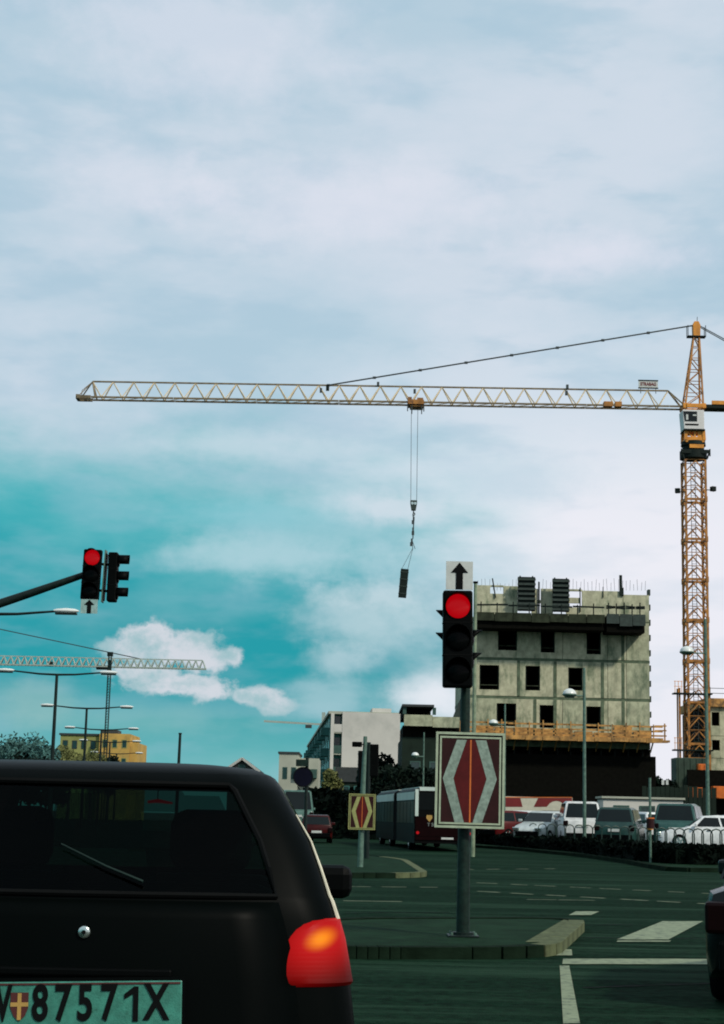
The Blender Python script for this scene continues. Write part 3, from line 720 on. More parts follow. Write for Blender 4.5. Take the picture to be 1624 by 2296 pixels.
# tower head (A-frame)
zj0, zap = zr(912), apex.z
axx = apex.x - xc
b = MB(); n = 6
for sy in (-1, 1):
    def lp(t, s): return Vector((s * (.82 * (1 - t) + .24 * t) + axx * t, sy * (.8 * (1 - t) + .15 * t), zj0 + (zap - 1.3 - zj0) * t))
    for s in (-1, 1): b.bar(lp(0, s), lp(1, s), .15)
    for i in range(n):
        t0, t1 = i / n, (i + 1) / n
        s = 1 if i % 2 else -1
        b.bar(lp(t0, s), lp(t1, -s), .075); b.bar(lp(t1, -1), lp(t1, 1), .06)
for i in range(n):
    t0, t1 = i / n, (i + 1) / n
    for s in (-1, 1): b.bar((s * (.82 * (1 - t0) + .24 * t0) + axx * t0, -.8 * (1 - t0) - .15 * t0, zj0 + (zap - 1.3 - zj0) * t0), (s * (.82 * (1 - t1) + .24 * t1) + axx * t1, .8 * (1 - t1) + .15 * t1, zj0 + (zap - 1.3 - zj0) * t1), .06)
b.build('tower_head', M['crane_brown'], crane)
MB().prism([(axx - .33, zap - 1.5), (axx + .33, zap - 1.5), (axx + .36, zap - .35), (axx + .2, zap), (axx - .2, zap), (axx - .36, zap - .35)], -.3, .3).build('head_block', M['crane_yellow'], crane, bevel=.04)
b = MB(); zq = zap - 1.45
for s in (-1, 1):
    b.bar((axx + s * .82, -.3, zq), (axx + s * .82, -.3, zq + 1.05), .06); b.bar((axx + s * .82, .3, zq), (axx + s * .82, .3, zq + 1.05), .06)
b.box((axx, 0, zq), (1.7, .7, .1)); b.build('head_platform', M['formwork'], crane)
MB().bar((axx + .1, 0, zap), (axx + .12, 0, zap + .5), .05).build('anemometer', M['cable'], crane)
b = MB()
for sx in (-1, 1): b.box((sx * .85, 0, zj0 - .1), (.4, 1.9, .45))
b.box((0, -.9, zj0 - .12), (1.5, .25, .36)).box((0, .9, zj0 - .12), (1.5, .25, .36)); b.build('jib_pivot', M['crane_yellow'], crane, bevel=.02)
# jib
jl = P(176, 893, YC).x - xc; jrx = P(1530, 913, YC).x - xc; slope = (P(176, 893, YC).z - jz) / (jl - jrx)
def jp(x, dz, y=0.): return Vector((x, y, jz + (x - jrx) * slope + dz))
jh = (P(800, 866, YC).z - P(800, 904, YC).z)
xs0 = P(1498, 880, YC).x - xc; xend = P(208, 860, YC).x - xc
bay = (xs0 - xend) / 28
for k in range(7):                                       # seven sections of four bays
    xa, xb = xs0 - bay * 4 * k, xs0 - bay * 4 * (k + 1)
    m_ = M['jib'] if k < 6 else M['jib']
    c_ = MB()
    for s in (-1, 1): c_.bar(jp(xa - .02, 0, s * .6), jp(xb + .02, 0, s * .6), .15, .15)
    ch = c_.build('jib_bottom_chord', M['jib_dark'], crane)
    MB().bar(jp(xa - .02, jh), jp(xb + .02, jh), .15, .13).build('jib_top_chord', M['jib_dark'], crane)
    br = MB()
    for i in range(4):
        a, m2, e = xa - bay * i, xa - bay * (i + .5), xa - bay * (i + 1)
        for s in (-1, 1):
            br.bar(jp(a, jh), jp(m2, 0, s * .6), .085); br.bar(jp(e, jh), jp(m2, 0, s * .6), .085)
        br.bar(jp(m2, 0, -.6), jp(m2, 0, .6), .05); br.bar(jp(m2, 0, -.6), jp(m2 - bay, 0, .6), .045)
    br.build('jib_bracing', M['jib'], crane)
c_ = MB()
for s in (-1, 1): c_.bar(jp(xs0 + .02, 0, s * .6), jp(jrx + .5, 0, s * .6), .15); c_.bar(jp(xs0, jh), jp(jrx + .1, .1, s * .6), .13)
c_.build('jib_root', M['jib_dark'], crane)
c_ = MB()
for s in (-1, 1):
    c_.bar(jp(xend - .02, 0, s * .6), jp(jl, 0, s * .6), .22, .28); c_.bar(jp(xend, jh), jp(xend - 1.2, 0, s * .6), .09); c_.bar(jp(xend, jh), jp(xend + .4, 0, s * .6), .11)
c_.bar(jp(jl, .05, -.6), jp(jl, .05, .6), .3, .4); c_.bar(jp(jl + .3, .2, 0), jp(jl + .3, .75, 0), .05); c_.bar(jp(jl + .3, .75, 0), jp(xend, jh, 0), .045)
c_.build('jib_tip', M['jib_dark'], crane)
MB().bar(jp(jl + .1, -.10), jp(jrx, -.10), .06, .05).build('trolley_rope', M['cable'], crane)
# pendant bars
pd = P(735, 866, YC).x - xc; a = Vector((axx - .3, 0, zap - .35)); e = jp(pd, jh)
for k in range(8):
    p0, p1 = a.lerp(e, k / 8 + .002), a.lerp(e, (k + 1) / 8 - .002)
    b = MB()
    for s in (-.09, .09): b.bar(p0 + Vector((0, s, 0)), p1 + Vector((0, s, 0)), .075)
    b.box(p1, (.3, .3, .17)); b.build('pendant_bar', M['cable'], crane)
MB().box(jp(pd, jh - .25), (.3, .3, .5)).build('pendant_anchor', M['formwork'], crane)
# counter jib, running out of the picture to the right
cj0 = P(1578, 906, YC).x - xc; czl = zr(918); czh = zr(902)
MB().b2((cj0, -.75, czl), (cj0 + 16, .75, czl + .32)).build('counter_jib', M['formwork'], crane)
MB().b2((cj0 + .6, -.82, czl + .33), (cj0 + 15.9, -.68, czh)).build('counter_jib_panel', M['crane_yellow'], crane)
MB().b2((cj0 + 9, -.8, czl - 2.4), (cj0 + 13, .8, czl - .01)).build('counterweight', M['concrete2'], crane)
a2_ = Vector((axx + .3, 0, zap - .4)); e2_ = Vector((cj0 + 13, 0, czh))
for s in (-.4, .4): MB().bar(a2_ + Vector((0, s * .4, 0)), e2_ + Vector((0, s, 0)), .07).build('counter_pendant', M['cable'], crane)
# trolley, hoist ropes, hook block
tx = P(932, 910, YC).x - xc; tz = jp(tx, 0).z
b = MB(); b.box((tx, 0, tz - .02), (1.5, 1.7, .42)).box((tx - .55, -.5, tz + .3), (.35, .5, .3)).box((tx + .4, -.5, tz + .27), (.55, .5, .25)).box((tx + .1, 0, tz - .32), (1.2, 1.4, .2))
trol = b.build('trolley', M['crane_brown'], crane)
b = MB()
for dx_ in (-.75, -.35, .55, .75): b.bar((tx + dx_, -.7, tz - .2), (tx + dx_, -.7, tz - .9 - (.25 if abs(dx_) < .6 else 0)), .09)
b.bar((tx - .5, -.7, tz - .75), (tx + .6, -.7, tz - .75), .06); b.build('trolley_basket', M['cable'], trol)
hz = P(928, 1122, YC).z; hx = P(928, 1122, YC).x - xc
for s, tt in ((-.27, -.38), (.27, .22)): MB().tube([(tx + tt, 0, tz - .4), (hx + s, 0, hz)], .022, 6).build('hoist_rope', M['cable'], crane)
hb = MB().prism([(hx - .2, hz - .95), (hx + .2, hz - .95), (hx + .31, hz - .3), (hx + .31, hz), (hx - .31, hz), (hx - .31, hz - .3)], -.16, .16).build('hook_block', M['formwork2'], crane, bevel=.03)
for s in (-.14, .14): MB().disc((hx + s, 0, hz - .3), .13, -.19, -.162, 14).build('sheave', M['chrome'], hb)
h_ = [(hx, 0, hz - .95), (hx, 0, hz - 1.15)] + [(hx + .13 * math.sin(t), 0, hz - 1.28 + .13 * math.cos(t)) for t in (.3, 1.0, 1.8, 2.6, 3.4, 4.2)]
MB().tube(h_, [.05, .06, .06, .06, .055, .05, .04, .03], 8).build('hook', M['cable'], hb)
# small winches, lamps and fittings on the jib
for px, w in ((1362, .8), (1385, .6)): MB().box(jp(P(px, 905, YC).x - xc, .12, -.3), (w, .8, .45)).build('trolley_winch', M['crane_brown'], crane)
for px, py in ((930, 878), (1270, 882), (848, 862), (1272, 868), (720, 876)): MB().box((P(px, py, YC).x - xc, -.1, P(px, py, YC).z), (.22, .3, .38)).build('jib_fitting', M['cable'], crane)
for px, py in ((1515, 1105), (1594, 1101)):
    q = P(px, py, YC); x_ = q.x - xc; s = -1 if x_ < 0 else 1
    fl = MB().box((x_, -1.0, q.z), (.42, .4, .42), rz=.4 * s).build('floodlight', M['formwork'], crane)
    MB().bar((x_ - .1 * s, -1.0, q.z - .1), (s * mw / 2, -1.0, q.z - .1), .07).build('floodlight_arm', M['formwork'], fl)
# name board above the jib
n0, n1 = P(1432, 869, YC), P(1475, 855, YC); xm_ = (n0.x + n1.x) / 2 - xc; zm_ = (n0.z + n1.z) / 2
nb_ = MB().b2((n0.x - xc, -.08, n0.z - .02), (n1.x - xc, 0, n1.z + .02)).build('name_board', M['white_plate'], crane)
for zz in (n0.z - .04, n1.z + .04): MB().b2((n0.x - xc - .03, -.12, zz - .045), (n1.x - xc + .03, .03, zz + .045)).build('board_edge', M['formwork'], nb_)
t_ = text_mb('STRABAG', .44, .02, .012); o = t_.build('lettering', M['banner_red'], nb_, loc=(xm_, -.095, zm_)); o.scale = (.78, 1, 1)
for s in (-.7, 0, .7): MB().bar((xm_ + s, -.04, n0.z - .08), (xm_ + s, -.04, n0.z - .55), .06).build('board_leg', M['cable'], nb_)
# scaffold stair beside the mast foot
b = MB()
lx = -mw / 2 - .45
lx0 = P(1520, 1640, YC).x - xc
b.bar((lx0, -1, zb0), (lx0, -1, zr(1545)), .16); b.bar((lx0, 0, zb0), (lx0, 0, zr(1545)), .12)
b.build('hoist_mast', M['crane_brown'], crane)
for py in (1556, 1682):
    zz = zr(py); px_ = P(1506, py, YC).x - xc
    lg = MB().b2((px_, -1.3, zz - .12), (lx0 + 2.9, -.2, zz)).build('landing', M['formwork'], crane)
    for k in range(3): MB().bar((px_ + .08 + k * .3, -1.25, zz), (px_ + .08 + k * .3, -1.25, zz + 1.05), .045).build('landing_post', M['crane_yellow'], lg)
    for h in (.55, 1.0): MB().bar((px_, -1.25, zz + h), (px_ + .75, -1.25, zz + h), .04).build('landing_rail', M['crane_yellow'], lg)
for k in range(5): MB().b2((mw / 2 - 1.35, -.85, zb0 + .6 + k * 1.5), (mw / 2 + .1, -.7, zb0 + 1.6 + k * 1.5)).build('infill_sheet', M['dark_wall'], crane)

# the load hanging on the hook
lt = P(908, 1276, YC); lb = P(902, 1340, YC)
ld = thing('crane_load', 'dark narrow panel hanging tilted on slings below the crane hook', 'panel', (hx + xc, YC, hz - 1.4))
o0 = Vector((hx + xc, YC, hz - 1.4)); c0 = (lt + lb) / 2 - o0; ax_ = (lt - lb).normalized(); L_ = (lt - lb).length
xx = Vector((ax_.z, 0, -ax_.x)); mm = Matrix((xx, Vector((0, 1, 0)), ax_)).transposed()
MB().box(c0, (.72, .35, L_), M3=mm).build('panel', M['formwork'], ld, bevel=.03)
for k in range(4): MB().box(c0 + ax_ * L_ * (k / 4 - .36), (.76, .41, .07), M3=mm).build('batten', M['formwork2'], ld)
tp = lt - o0
for s in (-.27, .27): MB().tube([Vector((0, 0, -3.0)), tp + xx * s], .02, 6).build('sling', M['cable'], ld)
ch_ = MB()
for k in range(9): ch_.box((rng(-.06, .06) - .012 * k, 0, .05 - k * .34), (.1 + .07 * (k % 3), .1, .36))
ch_.build('chain', M['cable'], ld)
b = MB(); b.bar((-.05, 0, -2.4), (.2, 0, -3.1), .05); b.bar((-.05, 0, -2.4), (-.02, 0, -3.2), .05); b.build('shackle', M['cable'], ld)

# foundation boxes at the crane foot
Y = 146
def sitebox(name, px0, px1, py0, py1, m, label, cat, dep=2.4, yy=Y, ribs=0):
    a, c = P(px0, py1, yy), P(px1, py0, yy); w, h = c.x - a.x, c.z - a.z
    z0 = max(0, a.z); t = thing(name, label, cat, ((a.x + c.x) / 2, yy, z0))
    MB().b2((-w / 2, 0, 0), (w / 2, dep, c.z - z0)).build('body', m, t, bevel=.03)
    n = ribs or max(2, int(w / .5))
    for k in range(n): MB().b2((-w / 2 + w * (k + .35) / n, -.05, .08), (-w / 2 + w * (k + .65) / n, -.002, c.z - z0 - .08)).build('panel_rib', m, t)
    return t
sitebox('site_container', 1518, 1584, 1700, 1850, M['site_green'], 'dark green site container stack under the tower crane mast', 'container')
sitebox('fuel_box', 1567, 1586, 1713, 1747, M['site_orange'], 'small orange box cabinet on the crane foundation', 'cabinet', .8, 144.8, 2)
t = sitebox('counter_ballast', 1546, 1576, 1766, 1788, M['site_orange'], 'orange steel beam end below the crane containers', 'beam', 1, 143.2, 2)
t = sitebox('counter_ballast', 1600, 1660, 1764, 1790, M['site_orange'], 'orange steel beam running off the right edge', 'beam', 1, 142, 3)
MB().b2((P(1544, 1800, 143.6).x - t.location.x, 1.8, -1.6), (P(1660, 1800, 143.6).x - t.location.x, 2.2, 2.4)).build('backing_wall', M['dark_void'], t)

# ================================================================== DISTANT CRANE and slim mast
YF = 300; fl_, fr_ = P(-60, 1481, YF), P(462, 1493, YF); hh = .85
fc = thing('tower_crane', 'far away pale crane whose lattice jib crosses low at left', 'crane', (fl_.x - 8, YF, 0))
ox = fc.location.x
def fj(t, dz, y=0): return Vector((fl_.x - ox + (fr_.x - fl_.x) * t, y, fl_.z + (fr_.z - fl_.z) * t + dz))
n = 34; b = MB()
for s in (-.7, .7): b.bar(fj(0, -.6, s), fj(1, -.6, s), .22, .2)
b.build('jib_bottom_chord', M['far_steel'], fc)
MB().bar(fj(0, .95), fj(.985, .95), .18).build('jib_top_chord', M['far_steel'], fc)
b = MB()
for i in range(n):
    for s in (-.7, .7): b.bar(fj(i / n, -.6, s), fj((i + .5) / n, .95), .15); b.bar(fj((i + .5) / n, .95), fj((i + 1) / n, -.6, s), .15)
b.build('jib_bracing', M['far_steel'], fc)
pa, pe = P(-60, 1398, YF), P(318, 1478, YF)
MB().bar(pa - Vector((ox, YF, 0)), pe - Vector((ox, YF, 0)), .16).build('pendant_bar', M['cable'], fc)
MB().box(P(233, 1497, YF) - Vector((ox, YF, 0)), (2.6, 1.2, .7)).build('trolley', M['formwork'], fc)
MB().box(P(112, 1488, YF) - Vector((ox, YF, 0)), (1.0, .8, .7)).build('winch', M['formwork'], fc)
lattice_box(2.0, fl_.z + 9, 16, .22, .12).build('mast', M['far_steel'], fc)
b = MB(); b.bar((0, 0, fl_.z - .7), fj(0, -.6), .3, .3); b.bar((0, 0, fl_.z + 1), fj(0, .95), .2); b.bar((0, 0, fl_.z + 8.9), pa - Vector((ox, YF, 0)), .16); b.bar((0, 0, fl_.z + .1), (-14, 0, fl_.z + .1), 1.0, .6); b.bar((0, 0, fl_.z + 8.9), (-13, 0, fl_.z), .16)
b.build('jib_root', M['far_steel'], fc)
q = P(258, 1467, 240); am = thing('lattice_mast', 'thin lattice mast with dark cap rising behind the twin-armed lamps', 'mast', (P(236, 1700, 240).x, 240, 0))
b = lattice_box(.42, q.z - .3, 60, .09, .05); b.build('mast_frame', M['pole'], am)
MB().box((0, 0, q.z), (.8, .6, .6)).build('cap', M['pole_dark'], am); MB().box((0, 0, q.z - 1.6), (.45, .5, 1.4)).build('antenna_box', M['pole_dark'], am)
# tiny third crane by the white block
q0, q1 = P(592, 1617, 420), P(712, 1624, 420)
tcn_ = thing('tower_crane', 'tiny distant crane jib just left of the white apartment block', 'crane', (q1.x, 420, 0))
b = MB(); b.bar(q0 - Vector((q1.x, 420, 0)), q1 - Vector((q1.x, 420, 0)) + Vector((4, 0, -.1)), .22, .5); b.build('jib', M['far_steel'], tcn_)
MB().box(Vector((-2.2, 0, q1.z - .6)), (1.6, 1, .8)).build('trolley', M['cable'], tcn_)
MB().bar((1.5, 0, 0), (1.5, 0, q1.z + 3), .9).build('mast', M['far_steel'], tcn_)

# ================================================================== VEGETATION
def foliage(n, gen, size):
    b = MB()
    for i in range(n):
        p = gen(); s = size * rng(.6, 1.4)
        u = Vector((rng(-1, 1), rng(-1, 1), rng(-1, 1))).normalized(); w = u.cross(Vector((rng(-1, 1), rng(-1, 1), rng(-1, 1)))).normalized()
        b.add([p - u * s - w * s * .5, p + u * s - w * s * .3, p + u * s * .8 + w * s * .5, p - u * s * .7 + w * s * .4], [(0, 1, 2, 3)])
    return b
def tree(loc, h, rx, m, label, group='trees along the far street', n=1300, leaf=.3, trunk=.35, flat=.8):
    t = thing('tree', label, 'tree', loc, 0, group)
    th = h * trunk; b = MB(); b.tube([(0, 0, 0), (.05, 0, th * .6), (rng(-.2, .2), 0, th * 1.3), (rng(-.3, .3), 0, h * .8)], [.22 * h / 8, .17 * h / 8, .12 * h / 8, .03], 7)
    lobes = []
    for k in range(9):
        a = rng(0, 2 * PI); rr = rng(.2, .75) * rx; z = th + (h - th) * rng(.15, .85); c = Vector((math.cos(a) * rr, math.sin(a) * rr, z)); lobes.append((c, rng(.35, .6) * rx))
        b.tube([(0, 0, min(z * .75, th * 1.3)), (c.x * .5, c.y * .5, z * .85), c], [.08 * h / 8, .05 * h / 8, .015], 5)
    b.build('trunk', M['bark'], t)
    def gen():
        c, r_ = random.choice(lobes); d = Vector((random.gauss(0, 1), random.gauss(0, 1), random.gauss(0, 1) * flat)).normalized() * r_ * (rng(0, 1) ** .4); return c + d
    foliage(n, gen, leaf).build('crown', m, t)
    return t
def at(px, Y): q = P(px, 1850, Y); return (q.x, Y, 0)
def hgt(px, py, Y): return P(px, py, Y).z
for px, py, Y, rx, m, lab in ((62, 1646, 150, 2.4, 'leaf_teal', 'blue-green hazy tree at the left edge under the lamps'), (112, 1652, 165, 1.6, 'leaf_teal', 'smaller blue-green tree in front of the olive building'), (10, 1655, 140, 2.6, 'leaf_teal', 'blue-green tree cut off by the left picture edge'),
                              (150, 1672, 210, 3.0, 'leaf_olive', 'loose olive tree in front of the olive building'), (200, 1680, 215, 2.2, 'leaf_olive', 'olive tree between the two left lamp poles'), (238, 1690, 220, 1.4, 'leaf_dark', 'small dark tree before the ochre building'),
                              (40, 1702, 120, 2.0, 'leaf_dark', 'low dark tree close above the dark car roof at left'), (98, 1703, 118, 1.6, 'leaf_dark', 'low dark bushy tree beneath the first lamp pole'),
                              (742, 1722, 160, 1.3, 'leaf_olive', 'small yellowish tree at the foot of the white apartment block'),
                              (862, 1678, 130, 1.5, 'leaf_dark', 'tall dark tree before the white end wall'), (838, 1702, 122, 1.4, 'leaf_dark', 'dark tree right beside the small diamond sign pole'), (905, 1722, 118, 1.6, 'leaf_dark', 'spreading dark tree below the loggia building'),
                              (945, 1730, 116, 1.7, 'leaf_dark', 'dark tree behind the bus roof near the big sign'), (985, 1722, 117, 1.5, 'leaf_dark', 'dark tree behind the left edge of the big diamond sign'),
                              (872, 1750, 110, 1.6, 'leaf_dark', 'low dark tree just above the bus front'), (1490, 1738, 138, 1.3, 'leaf_dark', 'dark bush between the concrete building and crane foot'), (1512, 1752, 136, 1.1, 'leaf_dark', 'dark low bush left of the crane containers')):
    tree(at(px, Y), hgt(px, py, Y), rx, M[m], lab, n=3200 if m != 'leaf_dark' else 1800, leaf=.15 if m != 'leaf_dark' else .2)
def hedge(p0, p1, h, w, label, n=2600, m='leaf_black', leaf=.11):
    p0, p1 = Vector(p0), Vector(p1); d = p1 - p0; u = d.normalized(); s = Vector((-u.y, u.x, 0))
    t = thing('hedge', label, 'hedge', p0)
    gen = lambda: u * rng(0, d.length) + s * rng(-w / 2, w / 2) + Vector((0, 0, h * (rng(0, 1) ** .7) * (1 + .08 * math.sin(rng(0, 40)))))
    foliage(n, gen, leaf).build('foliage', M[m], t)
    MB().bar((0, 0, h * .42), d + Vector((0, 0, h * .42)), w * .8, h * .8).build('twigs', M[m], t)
    return t
hp = [G(1062, 1890, .115), G(1311, 1911, .115), G(1461, 1931, .115), G(1540, 1938, .115), G(1760, 1940, .115)]
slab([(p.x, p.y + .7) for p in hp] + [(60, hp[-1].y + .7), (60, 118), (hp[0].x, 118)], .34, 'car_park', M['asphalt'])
for i, lab in enumerate(('low black-green hedge behind the big diamond sign by the car park', 'low black-green hedge between the globe lamp and the slim post', 'low black-green hedge right of the slim post', 'low black-green hedge running out at the right edge')):
    hedge(hp[i], hp[i + 1], .55, .9, lab)
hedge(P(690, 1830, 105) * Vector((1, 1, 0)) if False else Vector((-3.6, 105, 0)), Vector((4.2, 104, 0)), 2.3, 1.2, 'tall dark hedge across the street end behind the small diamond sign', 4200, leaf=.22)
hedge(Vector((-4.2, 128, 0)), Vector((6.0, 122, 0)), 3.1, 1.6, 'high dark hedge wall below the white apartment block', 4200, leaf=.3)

# ================================================================== STREET FURNITURE
def lens_set(head, n, r, pitch, lit, z0, hood='wedge', reach_=.2):
    for k in range(n):
        z = z0 - k * pitch
        MB().disc((0, 0, z), r, -.012, .01, 28, dome=.03).build('lens', M['lamp_red'] if k == lit else M['lens_dark'], head, smooth=True)
        # visor: open half tube
        nn = 14; front = []; back = []
        for j in range(nn + 1):
            if hood == 'box': a = R(-18) + R(216) * j / nn; reach = reach_ * (1 - .10 * abs(j / nn - .5) * 2)
            else: a = R(-35) + R(250) * j / nn; reach = .03 + reach_ * max(0, math.sin(a)) ** 1.3
            front.append(Vector((r * 1.06 * math.cos(a), -reach, z + r * 1.06 * math.sin(a)))); back.append(Vector((r * 1.06 * math.cos(a), .0, z + r * 1.06 * math.sin(a))))
        o = MB().loft([back, front], False).build('visor', M['black'], head, smooth=True)
        sm = o.modifiers.new('thickness', 'SOLIDIFY'); sm.thickness = .006
def signal_head(parent, n, w, h, d, r, loc, rz, lit=None, hood='wedge', reach=.2):
    hd = MB().box((0, d / 2, 0), (w, d, h)).build('signal_head', M['black'], parent, bevel=.025, loc=loc); hd.rotation_euler = (0, 0, rz)
    p = h / n; lens_set(hd, n, r, p, lit, h / 2 - p / 2, hood, reach)
    for k in range(1, n): MB().b2((-w / 2 - .003, -.004, h / 2 - k * p - .006), (w / 2 + .003, d + .003, h / 2 - k * p + .006)).build('housing_joint', M['rubber'], hd)
    return hd
ARROW = lambda w, h: [(-.13 * w, -.5 * h), (.13 * w, -.5 * h), (.13 * w, .10 * h), (.32 * w, .10 * h), (.0, .46 * h), (-.32 * w, .10 * h), (-.13 * w, .10 * h)]
# --- near signal on the island
YN = 18.6
pb = G(1038, 2100, .105); YN = pb.y
Zn = lambda py, px=1028: P(px, py, YN).z
Xn = lambda px, py: P(px, py, YN).x - pb.x
sg = thing('traffic_light', 'black traffic light showing red on island pole, straight-on arrow plate above', 'traffic light', (pb.x, pb.y, .105))
zoff = .105
MB().tube([(0, 0, 0), (0, 0, .9), (0, 0, Zn(1850) - zoff), (0, 0, Zn(1640) - zoff), (0, 0, Zn(1330) - zoff)], [.076, .07, .066, .055, .052], 14).build('pole', M['pole'], sg, smooth=True)
MB().tube([(0, 0, -.01), (0, 0, .05)], .12, 14).build('base_collar', M['pole_dark'], sg)
xh = Xn(1024, 1436); zh = Zn(1437) - zoff; hw_ = (P(1057, 1436, YN).x - P(991, 1436, YN).x); hh_ = Zn(1329) - Zn(1544)
hd = signal_head(sg, 3, hw_, hh_, .16, .137, (xh, -.26, zh), 0, 0)
hd.rotation_euler = (0, R(-.6), 0)
MB().box((0, 0, .01), (.34, .34, .02)).build('base_plate', M['pole_dark'], sg, bevel=.004)
for bx in (-.13, .13):
    for by in (-.13, .13): MB().tube([(bx, by, .021), (bx, by, .05)], .016, 6).build('anchor_bolt', M['steel'], sg)
# straight-on plate
pw, ph = .305, .325; zp = Zn(1296) - zoff
ap = MB().box((0, 0, 0), (pw, .012, ph)).build('arrow_plate', M['white_plate'], sg, loc=(Xn(1028, 1296), -.2, zp))
MB().prism(ARROW(pw * 1.0, ph), -.012, -.0065).build('arrow', M['ink'], ap)
# crossing signals facing left and right behind the main head
for rz, lx_, zz_ in ((R(-90), Xn(1003, 1400), Zn(1413) - zoff), (R(90), Xn(1056, 1440), Zn(1456) - zoff)):
    s2 = signal_head(sg, 2, .22, .52, .12, .095, (lx_, .02, zz_), rz, None, 'wedge', .10)
for zz in (zh + .3, zh - .3): MB().box((0, -.07, zz), (.06, .22, .04)).build('bracket', M['black'], sg)
# --- diamond marker sign
def marker_sign(loc, w, h, tilt, label, band, field, frame_m):
    t = thing('marker_sign', label, 'road sign', loc, 0, 'red diamond marker signs on the islands')
    sx, sz = w / 380., h / 525.
    q = lambda x, y: ((x - 235) * sx, (502 - y) * sz)      # measured on the sign in the photograph
    a, c = q(45, 765), q(425, 240)
    MB().b2((a[0], 0, a[1]), (c[0], .03, c[1])).build('panel', M['ink'], t)
    def fr(x0, y0, x1, y1, tt, y, m, nm):
        for (p0, p1) in (((x0, y0), (x1, y0 + tt)), ((x0, y1 - tt), (x1, y1)), ((x0, y0 + tt + .4), (x0 + tt, y1 - tt - .4)), ((x1 - tt, y0 + tt + .4), (x1, y1 - tt - .4))):
            A, B = q(p0[0], p1[1]), q(p1[0], p0[1]); MB().b2((A[0], y, A[1]), (B[0], -.0005, B[1])).build(nm, m, t)
    fr(45, 240, 425, 765, 13, -.012, frame_m, 'frame_bar'); fr(67, 263, 405, 745, 10, -.008, frame_m, 'frame_strip')
    A, B = q(78, 735), q(395, 273); MB().b2((A[0], -.005, A[1]), (B[0], -.001, B[1])).build('field', M['sign_dark'], t)
    MB().prism([q(*p) for p in ((207, 735), (248, 735), (325, 495), (262, 282), (215, 282), (145, 495))], -.0075, -.0052).build('diamond', field, t)
    MB().prism([q(*p) for p in ((155, 735), (205, 735), (144, 495), (214, 282), (160, 282), (86, 495))], -.009, -.0054).build('band', band, t)
    MB().prism([q(*p) for p in ((252, 735), (303, 735), (382, 495), (322, 282), (263, 282), (326, 495))], -.009, -.0054).build('band', band, t)
    MB().prism([q(*p) for p in ((233, 735), (241, 735), (241, 282), (233, 282))], -.0095, -.0077).build('centre_line', M['sign_line'], t)
    for zz in (.3, -.3): MB().box((0, .05, zz * h), (.16, .04, .05)).build('clamp', M['steel'], t)
    t.rotation_euler = (0, tilt, 0); return t
ctr = P(1054, 1749, YN - .16)
sw_ = P(1131, 1749, YN).x - P(977, 1749, YN).x; sh_ = P(1054, 1642, YN).z - P(1054, 1855, YN).z
marker_sign((ctr.x, YN - .16, ctr.z), sw_, sh_, R(.3), 'large red and white diamond marker sign on the near traffic light pole', M['sign_band'], M['sign_red'], M['frame_white'])
# --- far island: pole with small sign and side-on signals
pf = G(808, 1944, .105); YFi = pf.y
p2 = thing('traffic_light', 'thin galvanised pole with small black signal box, carrying the small diamond sign', 'traffic light', (pf.x, pf.y, .105))
zt_ = P(814, 1651, YFi).z - .105
MB().tube([(0, 0, 0), (.02, 0, zt_ * .5), (.06, 0, zt_)], [.075, .068, .05], 10).build('pole', M['steel'], p2, smooth=True)
q = P(801, 1669, YFi); MB().box((q.x - pf.x, 0, q.z - .105), (.26, .2, .13)).build('signal_box', M['black'], p2, bevel=.02)
MB().bar((q.x - pf.x + .1, 0, q.z - .105), (.06, 0, q.z - .105), .03).build('bracket', M['black'], p2)
c2 = P(812, 1820, YFi - .12)
marker_sign((c2.x, YFi - .12, c2.z), P(843, 1820, YFi).x - P(783, 1820, YFi).x, P(812, 1780, YFi).z - P(812, 1860, YFi).z, R(.4), 'small yellow-edged red diamond marker sign on the far traffic island', M['sign_yellow'], M['sign_red'], M['sign_yellow'])
pg = G(822, 1925, .105)
p3 = thing('traffic_light', 'dark signal pole with black signal heads seen from behind, beside the small diamond sign', 'traffic light', (pg.x, pg.y, .105))
zt3 = P(829, 1672, pg.y).z
MB().tube([(0, 0, 0), (0, 0, zt3)], [.08, .06], 10).build('pole', M['pole_dark'], p3, smooth=True)
s3 = signal_head(p3, 3, .30, 1.0, .14, .12, (.16, .1, P(832, 1705, pg.y).z - .1), R(180), None)
s3b = signal_head(p3, 3, .30, 1.0, .14, .12, (-.2, .1, P(820, 1720, pg.y).z - .1), R(200), None)

# --- overhead signal on a cantilever arm, left
YO = 34.0
sgl = P(207, 1290, YO)
mx_ = P(-75, 1400, YO).x
om = thing('overhead_signal', 'red overhead signal with second head side-on, hung on a dark cantilever arm', 'traffic light', (mx_, YO, 0))
rel = lambda px, py, dy=0.: Vector((P(px, py, YO).x - mx_, dy, P(px, py, YO).z))
z_arm = rel(-75, 1374).z
MB().tube([(0, 0, 0), (0, 0, 1.2), (0, 0, z_arm)], [.15, .13, .1], 14).build('pole', M['pole_dark'], om, smooth=True)
MB().tube([Vector((0, 0, z_arm - .3)), rel(-30, 1360, .15), rel(60, 1330, .15), rel(130, 1306, .15), rel(196, 1283, .15)], [.1, .095, .085, .075, .065], 12).build('arm', M['pole_dark'], om, smooth=True)
hc = rel(206, 1289); h_h = rel(207, 1233).z - rel(205, 1345).z; h_w = rel(227, 1290).x - rel(186, 1290).x
h1 = signal_head(om, 3, h_w, h_h, .15, .158, (hc.x, -.1, hc.z), 0, 0); h1.rotation_euler = (0, R(1.6), 0)
bp = MB().b2((-.012, -.02, -h_h / 2 - .02), (.012, .22, h_h / 2 + .02)).build('back_plate', M['steel'], om, loc=rel(232.5, 1291)); bp.rotation_euler = (0, R(1.6), 0)
